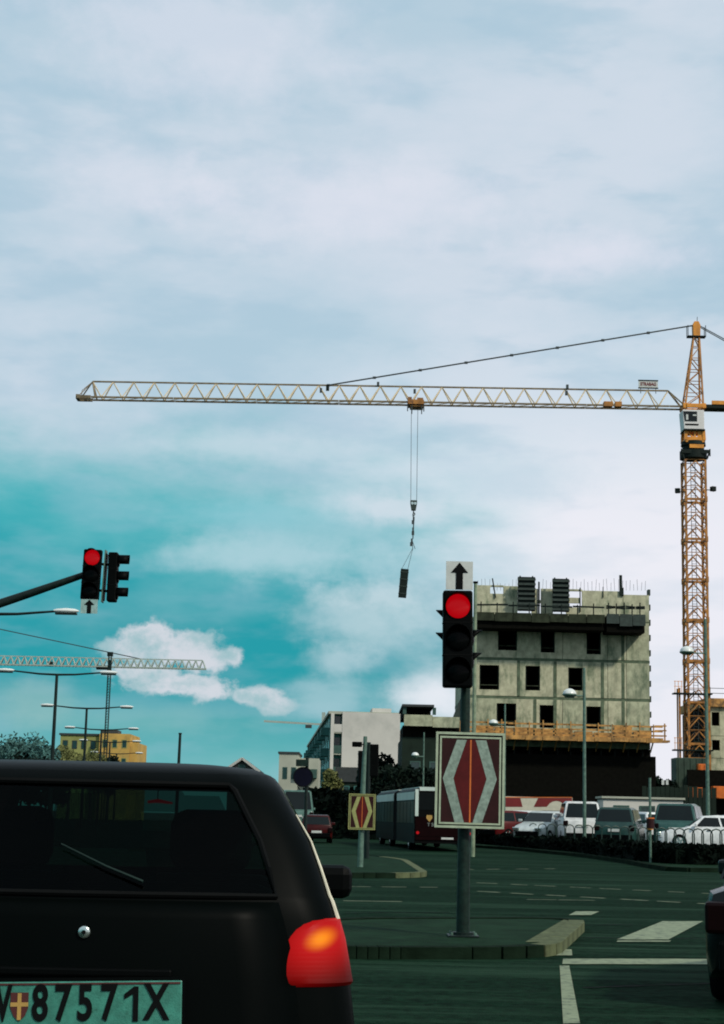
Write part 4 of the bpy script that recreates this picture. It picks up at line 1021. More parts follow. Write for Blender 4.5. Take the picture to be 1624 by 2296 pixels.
bp2 = MB().b2((-.025, .0, -h_h / 2 + .05), (.0, .22, h_h / 2 - .02)).build('back_plate', M['black'], om, loc=rel(236, 1294)); bp2.rotation_euler = (0, R(1.6), 0)
h2 = signal_head(om, 3, .28, h_h * .98, .19, .125, tuple(rel(263, 1294, .05)), R(90), None, 'box', .235)
for dz_ in (.25, -.3): MB().bar(rel(222, 1290, .1) + Vector((0, 0, dz_)), rel(246, 1292, .1) + Vector((0, 0, dz_)), .05).build('bracket', M['black'], om)
pa_ = rel(202, 1361); w_ = .30
ap2 = MB().box((0, 0, 0), (w_ * 1.15, .012, .29)).build('arrow_plate', M['dull_plate'], om, loc=pa_ + Vector((0, -.1, 0)))
MB().prism(ARROW(w_ * 1.1, .30), -.012, -.0065).build('arrow', M['ink'], ap2)
for s in (-.1, .1): MB().bar(pa_ + Vector((s, -.05, .1)), pa_ + Vector((s, -.05, .24)), .02).build('plate_strap', M['black'], om)

# --- twin-armed street lamps marching away on the left
def lamp_T(H, arm, label, loc):
    t = thing('street_lamp', label, 'street lamp', loc, 0, 'twin-armed street lamps in the median')
    MB().tube([(0, 0, 0), (0, 0, 1.5), (0, 0, H)], [.15, .13, .09], 10).build('pole', M['pole_dark'], t, smooth=True)
    for s in (-1, 1):
        MB().tube([(0, 0, H - .02), (s * arm * .3, 0, H + .01), (s * arm * .62, 0, H + .12), (s * arm * .8, 0, H + .18)], [.07, .06, .05, .045], 8).build('arm', M['pole_dark'], t, smooth=True)
        hd_ = MB(); rr = []
        for tt, w, hh_ in ((0, .05, .05), (.15, .11, .09), (.5, .15, .12), (.85, .12, .09), (1, .03, .03)):
            x = s * (arm * .72 + (arm * .29) * tt); rr.append([(x, w * math.cos(a), H + .19 + hh_ * math.sin(a)) for a in [2 * PI * k / 10 for k in range(10)]])
        hd_.loft(rr, True, True, True); h = hd_.build('lamp_head', M['lamp_glass'], t, smooth=True)
        MB().b2((s * arm * .74, -.11, H + .03), (s * arm * .99, .11, H + .10)).build('lamp_tray', M['pole_dark'], h)
    return t
tl_ = None
for (px, py, Yl, lab) in ((128, 1512, 102, 'nearest full twin-armed lamp, its tall pole in front of the dark trees'), (195, 1588, 133, 'second twin-armed lamp, pole crossing the olive building'), (228, 1636, 166, 'third twin-armed lamp, lower, before the ochre building edge'),
                          (247, 1664, 199, 'fourth twin-armed lamp over the ochre building'), (262, 1690, 236, 'farthest low twin-armed lamp by the ochre building')):
    q = P(px, py, Yl)
    if tl_ is None: tl_ = lamp_T(9.4, 3.65, lab, (q.x, Yl, 0)); tl_.location.z = q.z - 9.4
    else: again(tl_, (q.x, Yl, q.z - 9.4), 0, lab)
q = P(175, 1375, 70); again(tl_, (q.x - 3.65, 70, q.z - 9.5), 0, 'lamp whose single visible arm and white head reach in from the left edge')
for c in tl_.children: pass
q = P(405, 1646, 150); t = thing('street_pole', 'lone slim dark pole standing behind the dark car roof', 'pole', (P(400, 1720, 150).x, 150, 0))
MB().tube([(0, 0, 0), (.02, 0, q.z * .6), (.05, 0, q.z)], [.16, .14, .12], 8).build('shaft', M['pole_dark'], t); MB().box((.05, 0, q.z + .05), (.28, .28, .12)).build('cap', M['pole_dark'], t)

# --- globe lamps and poles on the right
def globe_lamp(base, ztop, armx, zlamp, lr, label, m=M['steel'], r=.08):
    t = thing('street_lamp', label, 'street lamp', base, 0, 'street lamps with white dome heads')
    MB().tube([(0, 0, 0), (0, 0, ztop * .5), (0, 0, ztop)], [r, r * .85, r * .7], 10).build('pole', m, t, smooth=True)
    MB().tube([(0, 0, zlamp - .05), (armx * .6, 0, zlamp - .05), (armx, 0, zlamp)], .035, 8).build('arm', m, t, smooth=True)
    rings = []
    for a in (0, .35, .7, 1.05, 1.4): rings.append([(armx + lr * math.cos(a) * math.cos(2 * PI * k / 16), lr * math.cos(a) * math.sin(2 * PI * k / 16), zlamp + .02 + lr * .8 * math.sin(a)) for k in range(16)])
    dm = MB().loft(rings, True, True, True).build('lamp_dome', M['lamp_glass'], t, smooth=True)
    rings = [[(armx + rr * math.cos(2 * PI * k / 16), rr * math.sin(2 * PI * k / 16), zlamp + z) for k in range(16)] for rr, z in ((lr * .6, -.14), (lr * 1.06, -.03), (lr * 1.06, .015))]
    MB().loft(rings, True, True, True).build('lamp_rim', m, dm, smooth=True)
    return t
def gl(px, pyb, pyt, pxl, pyl, lr, label, z=.115, Yov=None, **k):
    b_ = G(px, pyb, z)
    if Yov: b_ = P(px, 1850, Yov); b_.z = 0
    t = P(px, pyt, b_.y); l = P(pxl, pyl, b_.y)
    return globe_lamp(b_, t.z - b_.z, l.x - t.x, l.z - b_.z, lr, label, **k)
gl(1311, 1911, 1497, 1278, 1557, .29, 'tall pale lamp post with white dome before the concrete facade')
gl(1131, 0, 1578, 1105, 1622, .24, 'thin lamp post with small white dome just above the big sign', Yov=88, r=.06)
gl(928 + 20, 0, 1642, 928, 1694, .2, 'small lamp post with white dome left of the big sign', Yov=92, r=.05)
gl(1589, 1905, 1388, 1548, 1462, .36, 'tallest pale pole with a white lamp crossing the crane mast', r=.105)
b_ = G(1459, 1934, .115); t = thing('signpost', 'slim green-grey post with orange-topped litter bin at the pavement corner', 'post', b_)
zt_ = P(1461, 1744, b_.y).z - b_.z
MB().tube([(0, 0, 0), (0, 0, zt_)], .042, 10).build('post', M['steel'], t, smooth=True)
zb_ = P(1461, 1857, b_.y).z - b_.z; zc_ = P(1461, 1836, b_.y).z - b_.z
MB().tube([(0, -.02, zb_), (0, -.02, zc_)], .13, 12).build('bin', M['sign_dark'], t, smooth=True); MB().tube([(0, -.02, zc_ + .002), (0, -.02, zc_ + .04)], .14, 12).build('bin_rim', M['site_orange'], t)
MB().tube([(0, -.02, zb_ - .05), (0, -.02, zb_ - .003)], .10, 12).build('bin_base', M['crane_yellow'], t)
b_ = P(1061, 1850, 58); t = thing('street_pole', 'slim pale pole running up the right side of the near traffic light', 'pole', (b_.x, 58, .115))
MB().tube([(0, 0, 0), (.0, 0, P(1061, 1316, 58).z)], [.075, .06], 10).build('shaft', M['pole_pale'], t, smooth=True); MB().tube([(0, 0, P(1061, 1315, 58).z), (0, 0, P(1061, 1311, 58).z)], .085, 10).build('cap', M['black'], t)
# round blue sign and pedestrian-lamp by the dark car's roof corner
b_ = P(682, 1850, 40); t = thing('round_sign', 'round dark blue sign under a rectangular box sign beside the car roof corner', 'road sign', (b_.x, 40, 0))
q = P(680, 1742, 40)
MB().tube([(.03, .06, 0), (.03, .06, P(682, 1698, 40).z)], .04, 8).build('post', M['pole_dark'], t, smooth=True)
ds = MB().disc((q.x - b_.x, 0, q.z), .235, 0, .02, 28).build('disc', M['blue_disc'], t, smooth=True)
MB().loft([[(q.x - b_.x + r_ * math.cos(a), -.004, q.z + r_ * math.sin(a)) for a in [2 * PI * k / 28 for k in range(28)]] for r_ in (.215, .238)], True).build('rim', M['ink'], ds)
MB().b2((P(664, 1712, 40).x - b_.x, -.05, P(672, 1718, 40).z), (P(692, 1700, 40).x - b_.x, .05, P(672, 1703, 40).z)).build('box_sign', M['pole'], t)
# hoop railings in front of the parked cars
hoop_pts = []
for k in range(22):
    px = 1196 + k * 20.5; hoop_pts.append(px)
h0 = None
ORD = 'first second third fourth fifth sixth seventh eighth ninth tenth eleventh twelfth thirteenth fourteenth fifteenth sixteenth seventeenth eighteenth nineteenth twentieth twenty-first twenty-second'.split()
def hoop_label(i, px):
    car_ = 'red hatchback' if px < 1185 else 'silver hatchback' if px < 1250 else 'white box van' if px < 1345 else 'dark green estate' if px < 1450 else 'large grey-teal van' if px < 1540 else 'white saloon'
    return '%s hoop railing counted from the left, in front of the %s' % (ORD[i], car_)
for i, px in enumerate(hoop_pts):
    Yh = 60.
    for p, n_ in zip(hp, hp[1:]):
        for t in range(41):
            c_ = p.lerp(n_, t / 40)
            if abs(c_.x / c_.y - (P(px, 1880, 70).x / 70)) < .0012: Yh = c_.y + .55
    q = P(px, 1850, Yh)
    if h0 is None:
        h0 = thing('hoop_railing', hoop_label(i, px), 'railing', (q.x, Yh, .115), R(12), 'hoop railings along the car park edge')
        w = .19; pts = [(-w, 0, 0), (-w, 0, .95)] + [(-w * math.cos(a), 0, .95 + .17 * math.sin(a)) for a in (.4, .9, 1.57, 2.2, 2.7)] + [(w, 0, .95), (w, 0, 0)]
        MB().tube(pts, .022, 8).build('hoop', M['rail'], h0, smooth=True); MB().bar((-w, 0, .4), (w, 0, .4), .03).build('cross_rail', M['rail'], h0)
    else: again(h0, (q.x, Yh, .115), R(12) + rng(-.05, .05), hoop_label(i, px))

# ================================================================== HOARDING, WHITE CONTAINER
YH = 100; a, c = P(1125, 1816, YH), P(1284, 1787, YH)
bn = thing('banner_hoarding', 'red advertising hoarding with large white rounded letter shapes behind the parked cars', 'hoarding', (a.x, YH, 0))
w, z0, z1 = c.x - a.x, a.z, P(1200, 1787, YH).z
MB().b2((0, 0, 0), (w, .12, z1)).build('board', M['banner_white'], bn)
u = lambda px, py: (P(px, py, YH).x - a.x, P(px, py, YH).z)
def shape(pts, m, nm, y=-.012): MB().prism([u(*p) for p in pts], y, -.002).build(nm, m, bn)
shape([(1127, 1809), (1172, 1809), (1167, 1789.5), (1127, 1789.5)], M['banner_red'], 'red_field')
shape([(1197, 1809), (1226, 1809), (1229, 1806), (1233, 1801), (1240, 1797), (1248, 1795.5), (1256, 1797), (1262, 1801), (1265, 1806), (1283, 1806), (1283, 1789.5), (1207, 1789.5)], M['banner_red'], 'red_field')
shape([(1127, 1788.6), (1283, 1788.6), (1283, 1787), (1127, 1787)], M['site_orange'], 'top_edge', -.03)
for k in range(5): MB().bar((w * (k + .1) / 4.2, .2, 0), (w * (k + .1) / 4.2, .2, z1), .1).build('support_post', M['formwork'], bn)
a, c = P(1353, 1812, 98), P(1532, 1786, 98)
wc = thing('site_cabin', 'long low white site cabin roof behind the parked cars', 'site cabin', (a.x, 98, 0)); w = c.x - a.x; z1 = P(1440, 1787, 98).z
MB().b2((0, 0, 0), (w, 2.4, z1 - .16)).build('wall', M['white_wall'], wc); MB().b2((-.08, -.1, z1 - .158), (w + .08, 2.5, z1 - .12)).build('shadow_gap', M['ink'], wc); MB().b2((-.1, -.12, z1 - .118), (w + .1, 2.5, z1)).build('roof_edge', M['grey_wall'], wc)
for k in range(3): window_part(wc, .6 + k * 1.5, 1.5 + k * 1.5, 0, z1 - 1.3, z1 - .5)
YS = 120; a, c = P(1460, 1850, YS), P(1600, 1700, YS)
ws = thing('site_fence', 'dark boarded site fence between the concrete building and crane foot', 'fence', (a.x - .6, YS, 0))
for k in range(16):
    MB().b2((k * .33, rng(0, .04), 0), (k * .33 + .3, .06, P(1490, 1762, YS).z + rng(-.15, .15))).build('fence_board', M['dark_wall'], ws)
for k in range(4): MB().bar((.2 + k * 1.5, .12, 0), (.2 + k * 1.5, .12, P(1490, 1768, YS).z), .1).build('fence_post', M['formwork'], ws)
for px in (1487, 1496.5):
    q = P(px, 1754, YS - .1); MB().b2((q.x - a.x + .6 - .09, -.06, q.z - .17), (q.x - a.x + .6 + .09, -.005, q.z + .17)).build('bright_window_patch', M['white_plate'], ws)  # white patch added for a small bright window

# ================================================================== VEHICLES
wheel_cache = {}
def wheel_meshes(r, w):
    k = (round(r, 3), round(w, 3))
    if k not in wheel_cache:
        n = 24; rings = []
        for rr, x in ((r * .62, -w / 2), (r * .92, -w / 2), (r, -w * .32), (r, w * .32), (r * .92, w / 2), (r * .62, w / 2)):
            rings.append([(x, rr * math.cos(2 * PI * i / n), rr * math.sin(2 * PI * i / n)) for i in range(n)])
        ty = MB().loft(rings, True)
        rim = MB(); n2 = 20
        rim.loft([[(x, rr * math.cos(2 * PI * i / n2), rr * math.sin(2 * PI * i / n2)) for i in range(n2)] for rr, x in ((r * .63, -w * .48), (r * .56, -w * .40), (r * .55, w * .40), (r * .63, w * .48))], True, False, False)
        for s in (-1, 1):
            for i in range(5):
                an = 2 * PI * i / 5; rim.bar((s * w * .38, 0, 0), (s * w * .40, r * .6 * math.cos(an), r * .6 * math.sin(an)), .075, .03, up=Vector((1, 0, 0)))
            rim.loft([[(s * w * x, rr * math.cos(2 * PI * i / 10), rr * math.sin(2 * PI * i / 10)) for i in range(10)] for rr, x in ((r * .16, .3), (r * .16, .44))], True, True, True)
        wheel_cache[k] = (ty, rim)
    return wheel_cache[k]
def add_wheel(parent, loc, r, w):
    ty, rim = wheel_meshes(r, w)
    wh = ty.build('wheel', M['rubber'], parent, smooth=True, loc=loc); rim.build('rim', M['chrome'], wh); return wh
def car(name, label, cat, loc, rz, L, W, H, paint, kind='hatch', group='cars in the car park', glassm=None, wheel_r=.31, lit=False):
    """road car, +y is its front; built from lofted cross-sections with separate glass, lights, wheels"""
    t = thing(name, label, cat, loc, rz, group); glassm = glassm or M['dark_glass']
    hw = W / 2; belt = {'hatch': .62, 'van': .60, 'sedan': .64, 'suv': .61}[kind] * H; hood = belt - .05
    rb, rr_, fr_, fb_ = {'hatch': (.02, .10, .52, .70), 'van': (.01, .05, .62, .78), 'sedan': (.16, .30, .56, .72), 'suv': (.015, .07, .55, .72)}[kind]
    y = lambda f: -L / 2 + f * L
    def sect(yy, hwid, zb, zt, r=.10):
        pts = []
        for sx, cz in ((-1, 1), (1, 1)):
            seq = [(hwid - .02, zb), (hwid, zb + .18), (hwid, (zb + zt) / 2), (hwid - .015, zt - r), (hwid - r * .35, zt - r * .3), (hwid - r * 1.2, zt)]
            s_ = [(sx * x, yy, z) for x, z in seq]; pts.append(s_)
        return pts[0] + list(reversed(pts[1]))
    st = [(0, hw * .86, .36, belt - .12), (.012, hw * .93, .28, belt - .02), (.05, hw * .985, .22, belt), (.2, hw, .2, belt), (.5, hw, .2, belt), (fb_, hw, .2, belt - .01), (.86, hw * .97, .2, hood - .07), (.95, hw * .90, .24, hood - .16), (.99, hw * .80, .3, hood - .26), (1.0, hw * .74, .36, hood - .34)]
    body = MB().loft([sect(y(f), w, zb, zt) for f, w, zb, zt in st], False, True, True)
    k = len(st); nn = 12
    body.f += [(i * nn, i * nn + nn - 1, (i + 1) * nn + nn - 1, (i + 1) * nn) for i in range(k - 1)]
    body.build('body', paint, t, smooth=True, bevel=0)
    hb, ht = hw * .96, hw * .80
    def gsec(yy, ztop, wb, wt):
        return [(-wb, yy, belt - .03), (-wt, yy, ztop - .07), (-wt + .08, yy, ztop), (wt - .08, yy, ztop), (wt, yy, ztop - .07), (wb, yy, belt - .03)]
    gs = [(rb, belt + .01, hb * .97, hb * .95), (rr_, H - .03, hb, ht * .98), ((rr_ + fr_) / 2, H, hb, ht), (fr_, H - .04, hb, ht * .98), (fb_, belt + .01, hb * .97, hb * .95)]
    MB().loft([gsec(y(f), z, wb, wt) for f, z, wb, wt in gs], False, True, True).build('roof', paint, t, smooth=True)
    def pane(c, nm='window'):
        c = [Vector(p) for p in c]; n_ = (c[1] - c[0]).cross(c[3] - c[0]).normalized()
        ctr = Vector((0, 0, belt * .6))
        if n_.dot((c[0] + c[2]) / 2 - ctr) < 0: n_ = -n_
        a_ = [p + n_ * .012 for p in c]; b_ = [p - n_ * .01 for p in c]
        MB().add(a_ + b_, [(0, 1, 2, 3), (7, 6, 5, 4), (0, 4, 5, 1), (1, 5, 6, 2), (2, 6, 7, 3), (3, 7, 4, 0)]).build(nm, glassm, t)
    zt, zb = H - .11, belt + .04
    def sidex(z): return hb + (ht - hb) * (z - belt + .03) / (H - .07 - belt + .03)
    def yr(z): return y(rb + (rr_ - rb) * (z - belt) / (H - .03 - belt))
    def yf(z): return y(fb_ + (fr_ - fb_) * (z - belt) / (H - .04 - belt))
    for s in (-1, 1):
        yb0, yb1, yt0, yt1 = yr(zb) + .16, yf(zb) - .28, yr(zt) + .14, yf(zt) - .10
        m0 = .44; mb, mt = yb0 + (yb1 - yb0) * m0, yt0 + (yt1 - yt0) * m0
        pane([(s * sidex(zb), yb0, zb), (s * sidex(zb), mb - .04, zb), (s * sidex(zt), mt - .04, zt), (s * sidex(zt), yt0, zt)], 'side_window')
        pane([(s * sidex(zb), mb + .04, zb), (s * sidex(zb), yb1, zb), (s * sidex(zt), yt1, zt), (s * sidex(zt), mt + .04, zt)], 'side_window')
    pane([(-hb * .86, yr(zb), zb), (hb * .86, yr(zb), zb), (ht * .86, yr(zt), zt), (-ht * .86, yr(zt), zt)], 'rear_window')
    pane([(-hb * .88, yf(zb), zb), (hb * .88, yf(zb), zb), (ht * .88, yf(zt), zt), (-ht * .88, yf(zt), zt)], 'windscreen')
    for s in (-1, 1):
        for f in (.19, .80): add_wheel(t, (s * (hw - .09), y(f), wheel_r), wheel_r, .2)
        MB().box((s * (hw * .83), y(0) + .0, belt - .22), (.22, .1, .24)).build('tail_light', M['lamp_red'] if lit else M['dull_red'], t, bevel=.03)
        MB().box((s * (hw * .66), y(.992), hood - .25), (.34, .12, .16)).build('headlight', M['chrome'], t, bevel=.03)
        mr = MB().box((s * (hw + .10), y(fb_) - .32, belt + .09), (.20, .10, .14)).build('door_mirror', paint, t, bevel=.03)
        MB().box((s * (hw + .0), y(fb_) - .30, belt + .05), (.08, .05, .05)).build('mirror_foot', M['black'], mr)
        for f in (.32, .52): MB().box((s * (hw + .008), y(f), belt - .12), (.03, .16, .035)).build('door_handle', M['black'], t)
    MB().box((0, y(0) - .012, .40), (W * .84, .07, .24)).build('rear_bumper', M['black'], t, bevel=.03)
    MB().box((0, y(1) + .005, .42), (W * .68, .07, .22)).build('front_bumper', M['black'], t, bevel=.03)
    MB().box((0, y(0) - .03, belt - .32), (.52, .02, .12)).build('number_plate', M['white_plate'], t)
    return t
def park(px, Yc): q = P(px, 1850, Yc); return (q.x, Yc, .34)
car('parked_car', 'red hatchback parked in front of the red hoarding', 'car', park(1165, 87), R(-62), 3.9, 1.7, 1.50, M['red_paint'], 'hatch')
car('parked_car', 'silver hatchback with raked windscreen beside the red car', 'car', park(1217, 81), R(152), 4.0, 1.7, 1.50, M['silver_paint'], 'hatch')
car('parked_car', 'white box van seen from behind, beside the pale lamp post', 'van', park(1298, 79), R(-3), 4.4, 1.85, 1.95, M['white_paint'], 'van', wheel_r=.32)
car('parked_car', 'dark green estate seen from behind between the lamp post and slim post', 'car', park(1392, 74), R(-16), 4.4, 1.78, 1.68, M['green_paint'], 'suv')
car('parked_car', 'large grey-teal van seen from behind, right of the slim post with litter bin', 'van', park(1527, 74), R(-17), 4.7, 1.9, 1.9, M['teal_paint'], 'van')
car('parked_car', 'white saloon with low bonnet behind hoops at right', 'car', park(1590, 71), R(84), 4.3, 1.72, 1.42, M['white_paint'], 'sedan')
car('parked_car', 'grey saloon at the right edge beyond the white saloon', 'car', park(1650, 78), R(20), 4.3, 1.75, 1.50, M['silver_paint'], 'sedan')
car('parked_car', 'white hatchback in the gap between the dark green estate and grey-teal van', 'car', park(1446, 81), R(15), 4.0, 1.7, 1.55, M['white_paint'], 'hatch')
car('parked_car', 'silver estate between the white box van and the dark green estate', 'car', park(1345, 86), R(-8), 4.4, 1.75, 1.60, M['silver_paint'], 'suv')
car('parked_car', 'white hatchback in front of the white letters of the hoarding', 'car', park(1192, 92), R(-28), 4.0, 1.7, 1.55, M['white_paint'], 'hatch')
car('parked_car', 'dark car half hidden between the silver car and white van', 'car', park(1255, 87), R(-20), 4.2, 1.75, 1.55, M['dark_paint'], 'hatch')
# traffic beyond the dark car
car('car', 'tall grey-green van driving away beyond the dark car roof corner', 'van', (P(664, 1800, 96).x, 96, 0), R(4), 5.2, 1.9, 2.75, M['van_paint'], 'van', group='cars driving ahead')
car('car', 'small red car ahead, left of the small diamond sign', 'car', (P(708, 1850, 88).x, 88, 0), R(3), 3.9, 1.65, 1.42, M['dark_red_paint'], 'hatch', group='cars driving ahead')
# dark saloon in the next lane at the right edge
hd_ = R(-19); Lc, Wc = 4.4, 1.74
corner = Vector((G(1580, 2262, .0).x, G(1580, 2262).y, 0)); corner = Vector((2.72, 13.1, 0))
off = Matrix.Rotation(hd_, 3, 'Z') @ Vector((-Wc / 2 + .06, -Lc / 2, 0))
car('car', 'dark saloon cut off by the right picture edge, waiting in the next lane', 'car', corner - off, hd_, Lc, Wc, 1.42, M['dark_paint'], 'sedan', group='cars waiting at the lights', lit=False)

# --- articulated bus
YB = 72.0
qa, qb = P(925, 1850, YB), P(1065, 1850, YB)
bw = 2.5; ba = thing('bus', 'long dark red city bus with pale roof edge seen from behind, beside far island', 'bus', ((qa.x + qb.x) / 2, YB, 0), R(4.6)); bH = 2.64; bL = 17.5
def bus_ring(y_, h=bH, w=bw): return [(-w / 2, y_, .32), (-w / 2, y_, h - .22), (-w / 2 + .05, y_, h - .1), (-w / 2 + .2, y_, h), (w / 2 - .2, y_, h), (w / 2 - .05, y_, h - .1), (w / 2, y_, h - .22), (w / 2, y_, .32)]
MB().loft([bus_ring(0), bus_ring(.06), bus_ring(7.2)], True, True, True).build('rear_body', M['bus_dark'], ba)
MB().loft([bus_ring(8.6), bus_ring(bL)], True, True, True).build('front_body', M['bus_dark'], ba)
bl = MB()
for k in range(8): bl.loft([bus_ring(7.22 + k * .17, bH - .08, bw - .1), bus_ring(7.31 + k * .17, bH - .02, bw - .02), bus_ring(7.375 + k * .17, bH - .08, bw - .1)], True, True, True)
bl.build('bellows', M['rubber'], ba)
for (y0_, y1_) in ((.1, 7.15), (8.65, bL - .1)):
    MB().b2((-bw / 2 - .015, y0_, bH - .50), (-bw / 2 + .01, y1_, bH - .16)).build('roof_edge', M['bus_white'], ba); MB().b2((bw / 2 - .01, y0_, bH - .50), (bw / 2 + .015, y1_, bH - .16)).build('roof_edge', M['bus_white'], ba)
    MB().b2((-bw / 2 + .2, y0_, bH + .002), (bw / 2 - .2, y1_, bH + .04)).build('roof', M['bus_white'], ba)
    n = int((y1_ - y0_) / 1.4)
    for k in range(n):
        a_ = y0_ + (y1_ - y0_) * k / n
        for s in (-1, 1): MB().b2((s * (bw / 2 - .005), a_ + .06, 1.15), (s * (bw / 2 + .012), a_ + (y1_ - y0_) / n - .06, bH - .56)).build('side_window', M['bus_glass'], ba)
MB().b2((-bw / 2 + .02, -.02, 1.45), (-bw / 2 + .16, .0, bH - .06)).build('corner_pillar', M['bus_white'], ba); MB().b2((bw / 2 - .16, -.02, 1.45), (bw / 2 - .02, .0, bH - .06)).build('corner_pillar', M['bus_white'], ba)
MB().b2((-bw / 2 + .17, -.018, 1.72), (bw / 2 - .17, .0, bH - .2)).build('rear_window', M['bus_glass'], ba); MB().b2((-bw / 2 + .2, -.02, bH - .12), (bw / 2 - .2, 0, bH + .02)).build('rear_roof_edge', M['bus_white'], ba)
MB().b2((-bw / 2 + .03, -.03, .62), (bw / 2 - .03, .0, 1.42)).build('engine_cover', M['bus_red'], ba)
MB().b2((-bw / 2 + .05, -.05, .46), (bw / 2 - .05, .0, .6)).build('rear_bumper', M['bus_red'], ba)
for s in (-1, 1):
    MB().disc((s * (bw / 2 - .14), -.03, .76), .065, -.02, .0, 16).build('tail_light', M['lamp_red'], ba)
cx_b = -.62
MB().prism([(cx_b - .13, 1.38), (cx_b, 1.22), (cx_b + .13, 1.38), (cx_b + .11, 1.5), (cx_b - .11, 1.5)], -.04, -.031).build('crest', M['crest_gold'], ba)
text_mb('T SC', .2, .008, .004).build('lettering', M['dim_white'], ba, loc=(cx_b + .12, -.036, 1.1))
MB().b2((-.1, -.056, .5), (.42, -.05, .58)).build('number_plate', M['white_plate'], ba)
for y_ in (2.4, 10.6, 15.6):
    for s in (-1, 1): add_wheel(ba, (s * (bw / 2 - .16), y_, .47), .47, .26)

# ================================================================== THE DARK CAR AHEAD
DC = thing('car', 'black small hatchback stopped close ahead with lit red tail light and white number plate', 'car', (-.735, 4.3, 0), R(1.6), 'cars waiting at the lights')
SL = [(.28, .05, 3.40, .64, .12), (.42, -.02, 3.50, .70, .14), (.55, -.03, 3.54, .725, .14), (.62, .0, 3.53, .73, .12), (.72, .015, 3.5, .73, .10), (.86, .03, 3.42, .722, .10), (.97, .043, 3.1, .708, .10),
      (1.06, .055, 2.50, .690, .10), (1.12, .068, 2.38, .672, .10), (1.165, .08, 2.30, .657, .10), (1.18, .087, 2.28, .650, .10), (1.25, .125, 2.17, .626, .10), (1.32, .165, 2.05, .585, .10), (1.39, .205, 1.93, .545, .10), (1.45, .245, 1.82, .511, .10), (1.465, .258, 1.79, .502, .11), (1.495, .29, 1.68, .479, .13), (1.515, .36, 1.52, .43, .15), (1.528, .52, 1.32, .32, .16), (1.533, .75, 1.15, .16, .1)]
BOW = .10
def dc_ring(z, y0_, y1_, w, r, off=0.):
    pts = []; kinds = []
    xs = [-1, -.93, -.7, -.4, 0, .4, .7, .93, 1]
    def bow(x, y_): return y_ + BOW * (x / .73) ** 2 * max(0, 1 - (y_ - y0_) / .5)
    for f in xs: pts.append([f * (w - r), y0_])
    for k in range(1, 6): a_ = -PI / 2 + (PI / 2) * k / 6; pts.append([w - r + r * math.cos(a_), y0_ + r + r * math.sin(a_)])
    nS = 9; ya, yb = y0_ + r, y1_ - r * 1.2
    for k in range(nS + 1): pts.append([w - .03 * (2 * k / nS - .8) ** 2 * (1 if k > 3 else .3), ya + (yb - ya) * k / nS])
    for k in range(1, 6): a_ = (PI / 2) * k / 6; pts.append([w - r + r * math.cos(a_) - .03, yb + r * 1.2 * math.sin(a_)])
    for f in reversed(xs): pts.append([f * (w - r - .03), y1_])
    left = [[-p[0], p[1]] for p in pts[9:9 + 5 + nS + 1 + 5]]
    pts += list(reversed(left))
    return [Vector((x, bow(x, y_), z)) for x, y_ in pts]
SL = [(z, a_, b_, w * (1.045 if z < 1.3 else 1.07), r) for z, a_, b_, w, r in SL]
rings = [dc_ring(*s) for s in SL]
NR = len(rings[0]); iz = lambda z: min(range(len(SL)), key=lambda k: abs(SL[k][0] - z))
z_lo, z_hi = iz(1.18), iz(1.465)
R0 = 9 + 5; S0 = R0; nS = 9                               # first index of the right flank, its spans
F0 = R0 + nS + 1 + 5; L0 = F0 + 9 + 5                     # front edge start, left flank start
side_r = [S0 + k for k in (1, 2, 3)] + [S0 + k for k in (5, 6, 7)]
side_l = [L0 + nS - 1 - k for k in (1, 2, 3)] + [L0 + nS - 1 - k for k in (5, 6, 7)]
rear = list(range(1, 7)); front = list(range(F0, F0 + 8))
def skip(i, j): return z_lo <= i < z_hi and (j in rear or j in front or j in side_r or j in side_l)
body = MB().loft(rings, True, True, True, skip).build('body', M['black_paint'], DC, smooth=True)
def dc_glass(js, nm, m, off=.0, z0=z_lo, z1=z_hi):
    b_ = MB()
    for i in range(z0, z1):
        for j in js:
            q_ = [rings[i][j], rings[i][(j + 1) % NR], rings[i + 1][(j + 1) % NR], rings[i + 1][j]]
            b_.add(q_, [(0, 1, 2, 3)])
    return b_.build(nm, m, DC)
rw = dc_glass(rear, 'rear_window', M['car_glass']); dc_glass(front, 'windscreen', M['clear_glass'])
for js in (side_r, side_l): dc_glass(js, 'side_window', M['clear_glass'])
# rubber surround of the rear window
gb_ = MB()
def offp(i, j, d=.006): p = rings[i][j]; return p + Vector((0, -d, 0))
path = [offp(z_lo, j) for j in range(1, 8)] + [offp(i, 7) for i in range(z_lo + 1, z_hi + 1)] + [offp(z_hi, j) for j in range(6, 0, -1)] + [offp(i, 1) for i in range(z_hi - 1, z_lo, -1)]
gb_.tube(path + [path[0]], .008, 6, False); gb_.build('window_seal', M['rubber'], rw, smooth=True)
# tailgate panel standing slightly proud below the window
tgb = MB(); i0, i1 = iz(.72), iz(1.165)
rr2 = [[rings[i][j] + Vector((0, -.006, 0)) for j in range(1, 8)] for i in range(i0, i1 + 1)]
tgb.loft(rr2, False); tg_ = tgb.build('tailgate', M['black_paint'], DC, smooth=True)
sm = tg_.modifiers.new('thickness', 'SOLIDIFY'); sm.thickness = .005; sm.offset = -1
def rear_y(x, z):
    for s, t2 in zip(SL, SL[1:]):
        if s[0] <= z <= t2[0]:
            k = (z - s[0]) / (t2[0] - s[0]); return s[1] + (t2[1] - s[1]) * k + BOW * (x / .73) ** 2
    return 0
def dcp(px, py): q_ = P(px, py, 4.35); return q_.x + .735, q_.z
lx, lz = dcp(190, 2090)
lock = MB().disc((lx, rear_y(lx, lz) - .006, lz), .0155, -.008, .0, 20, dome=.004).build('badge', M['chrome'], tg_, smooth=True); lock.rotation_euler = (0, 0, 0)
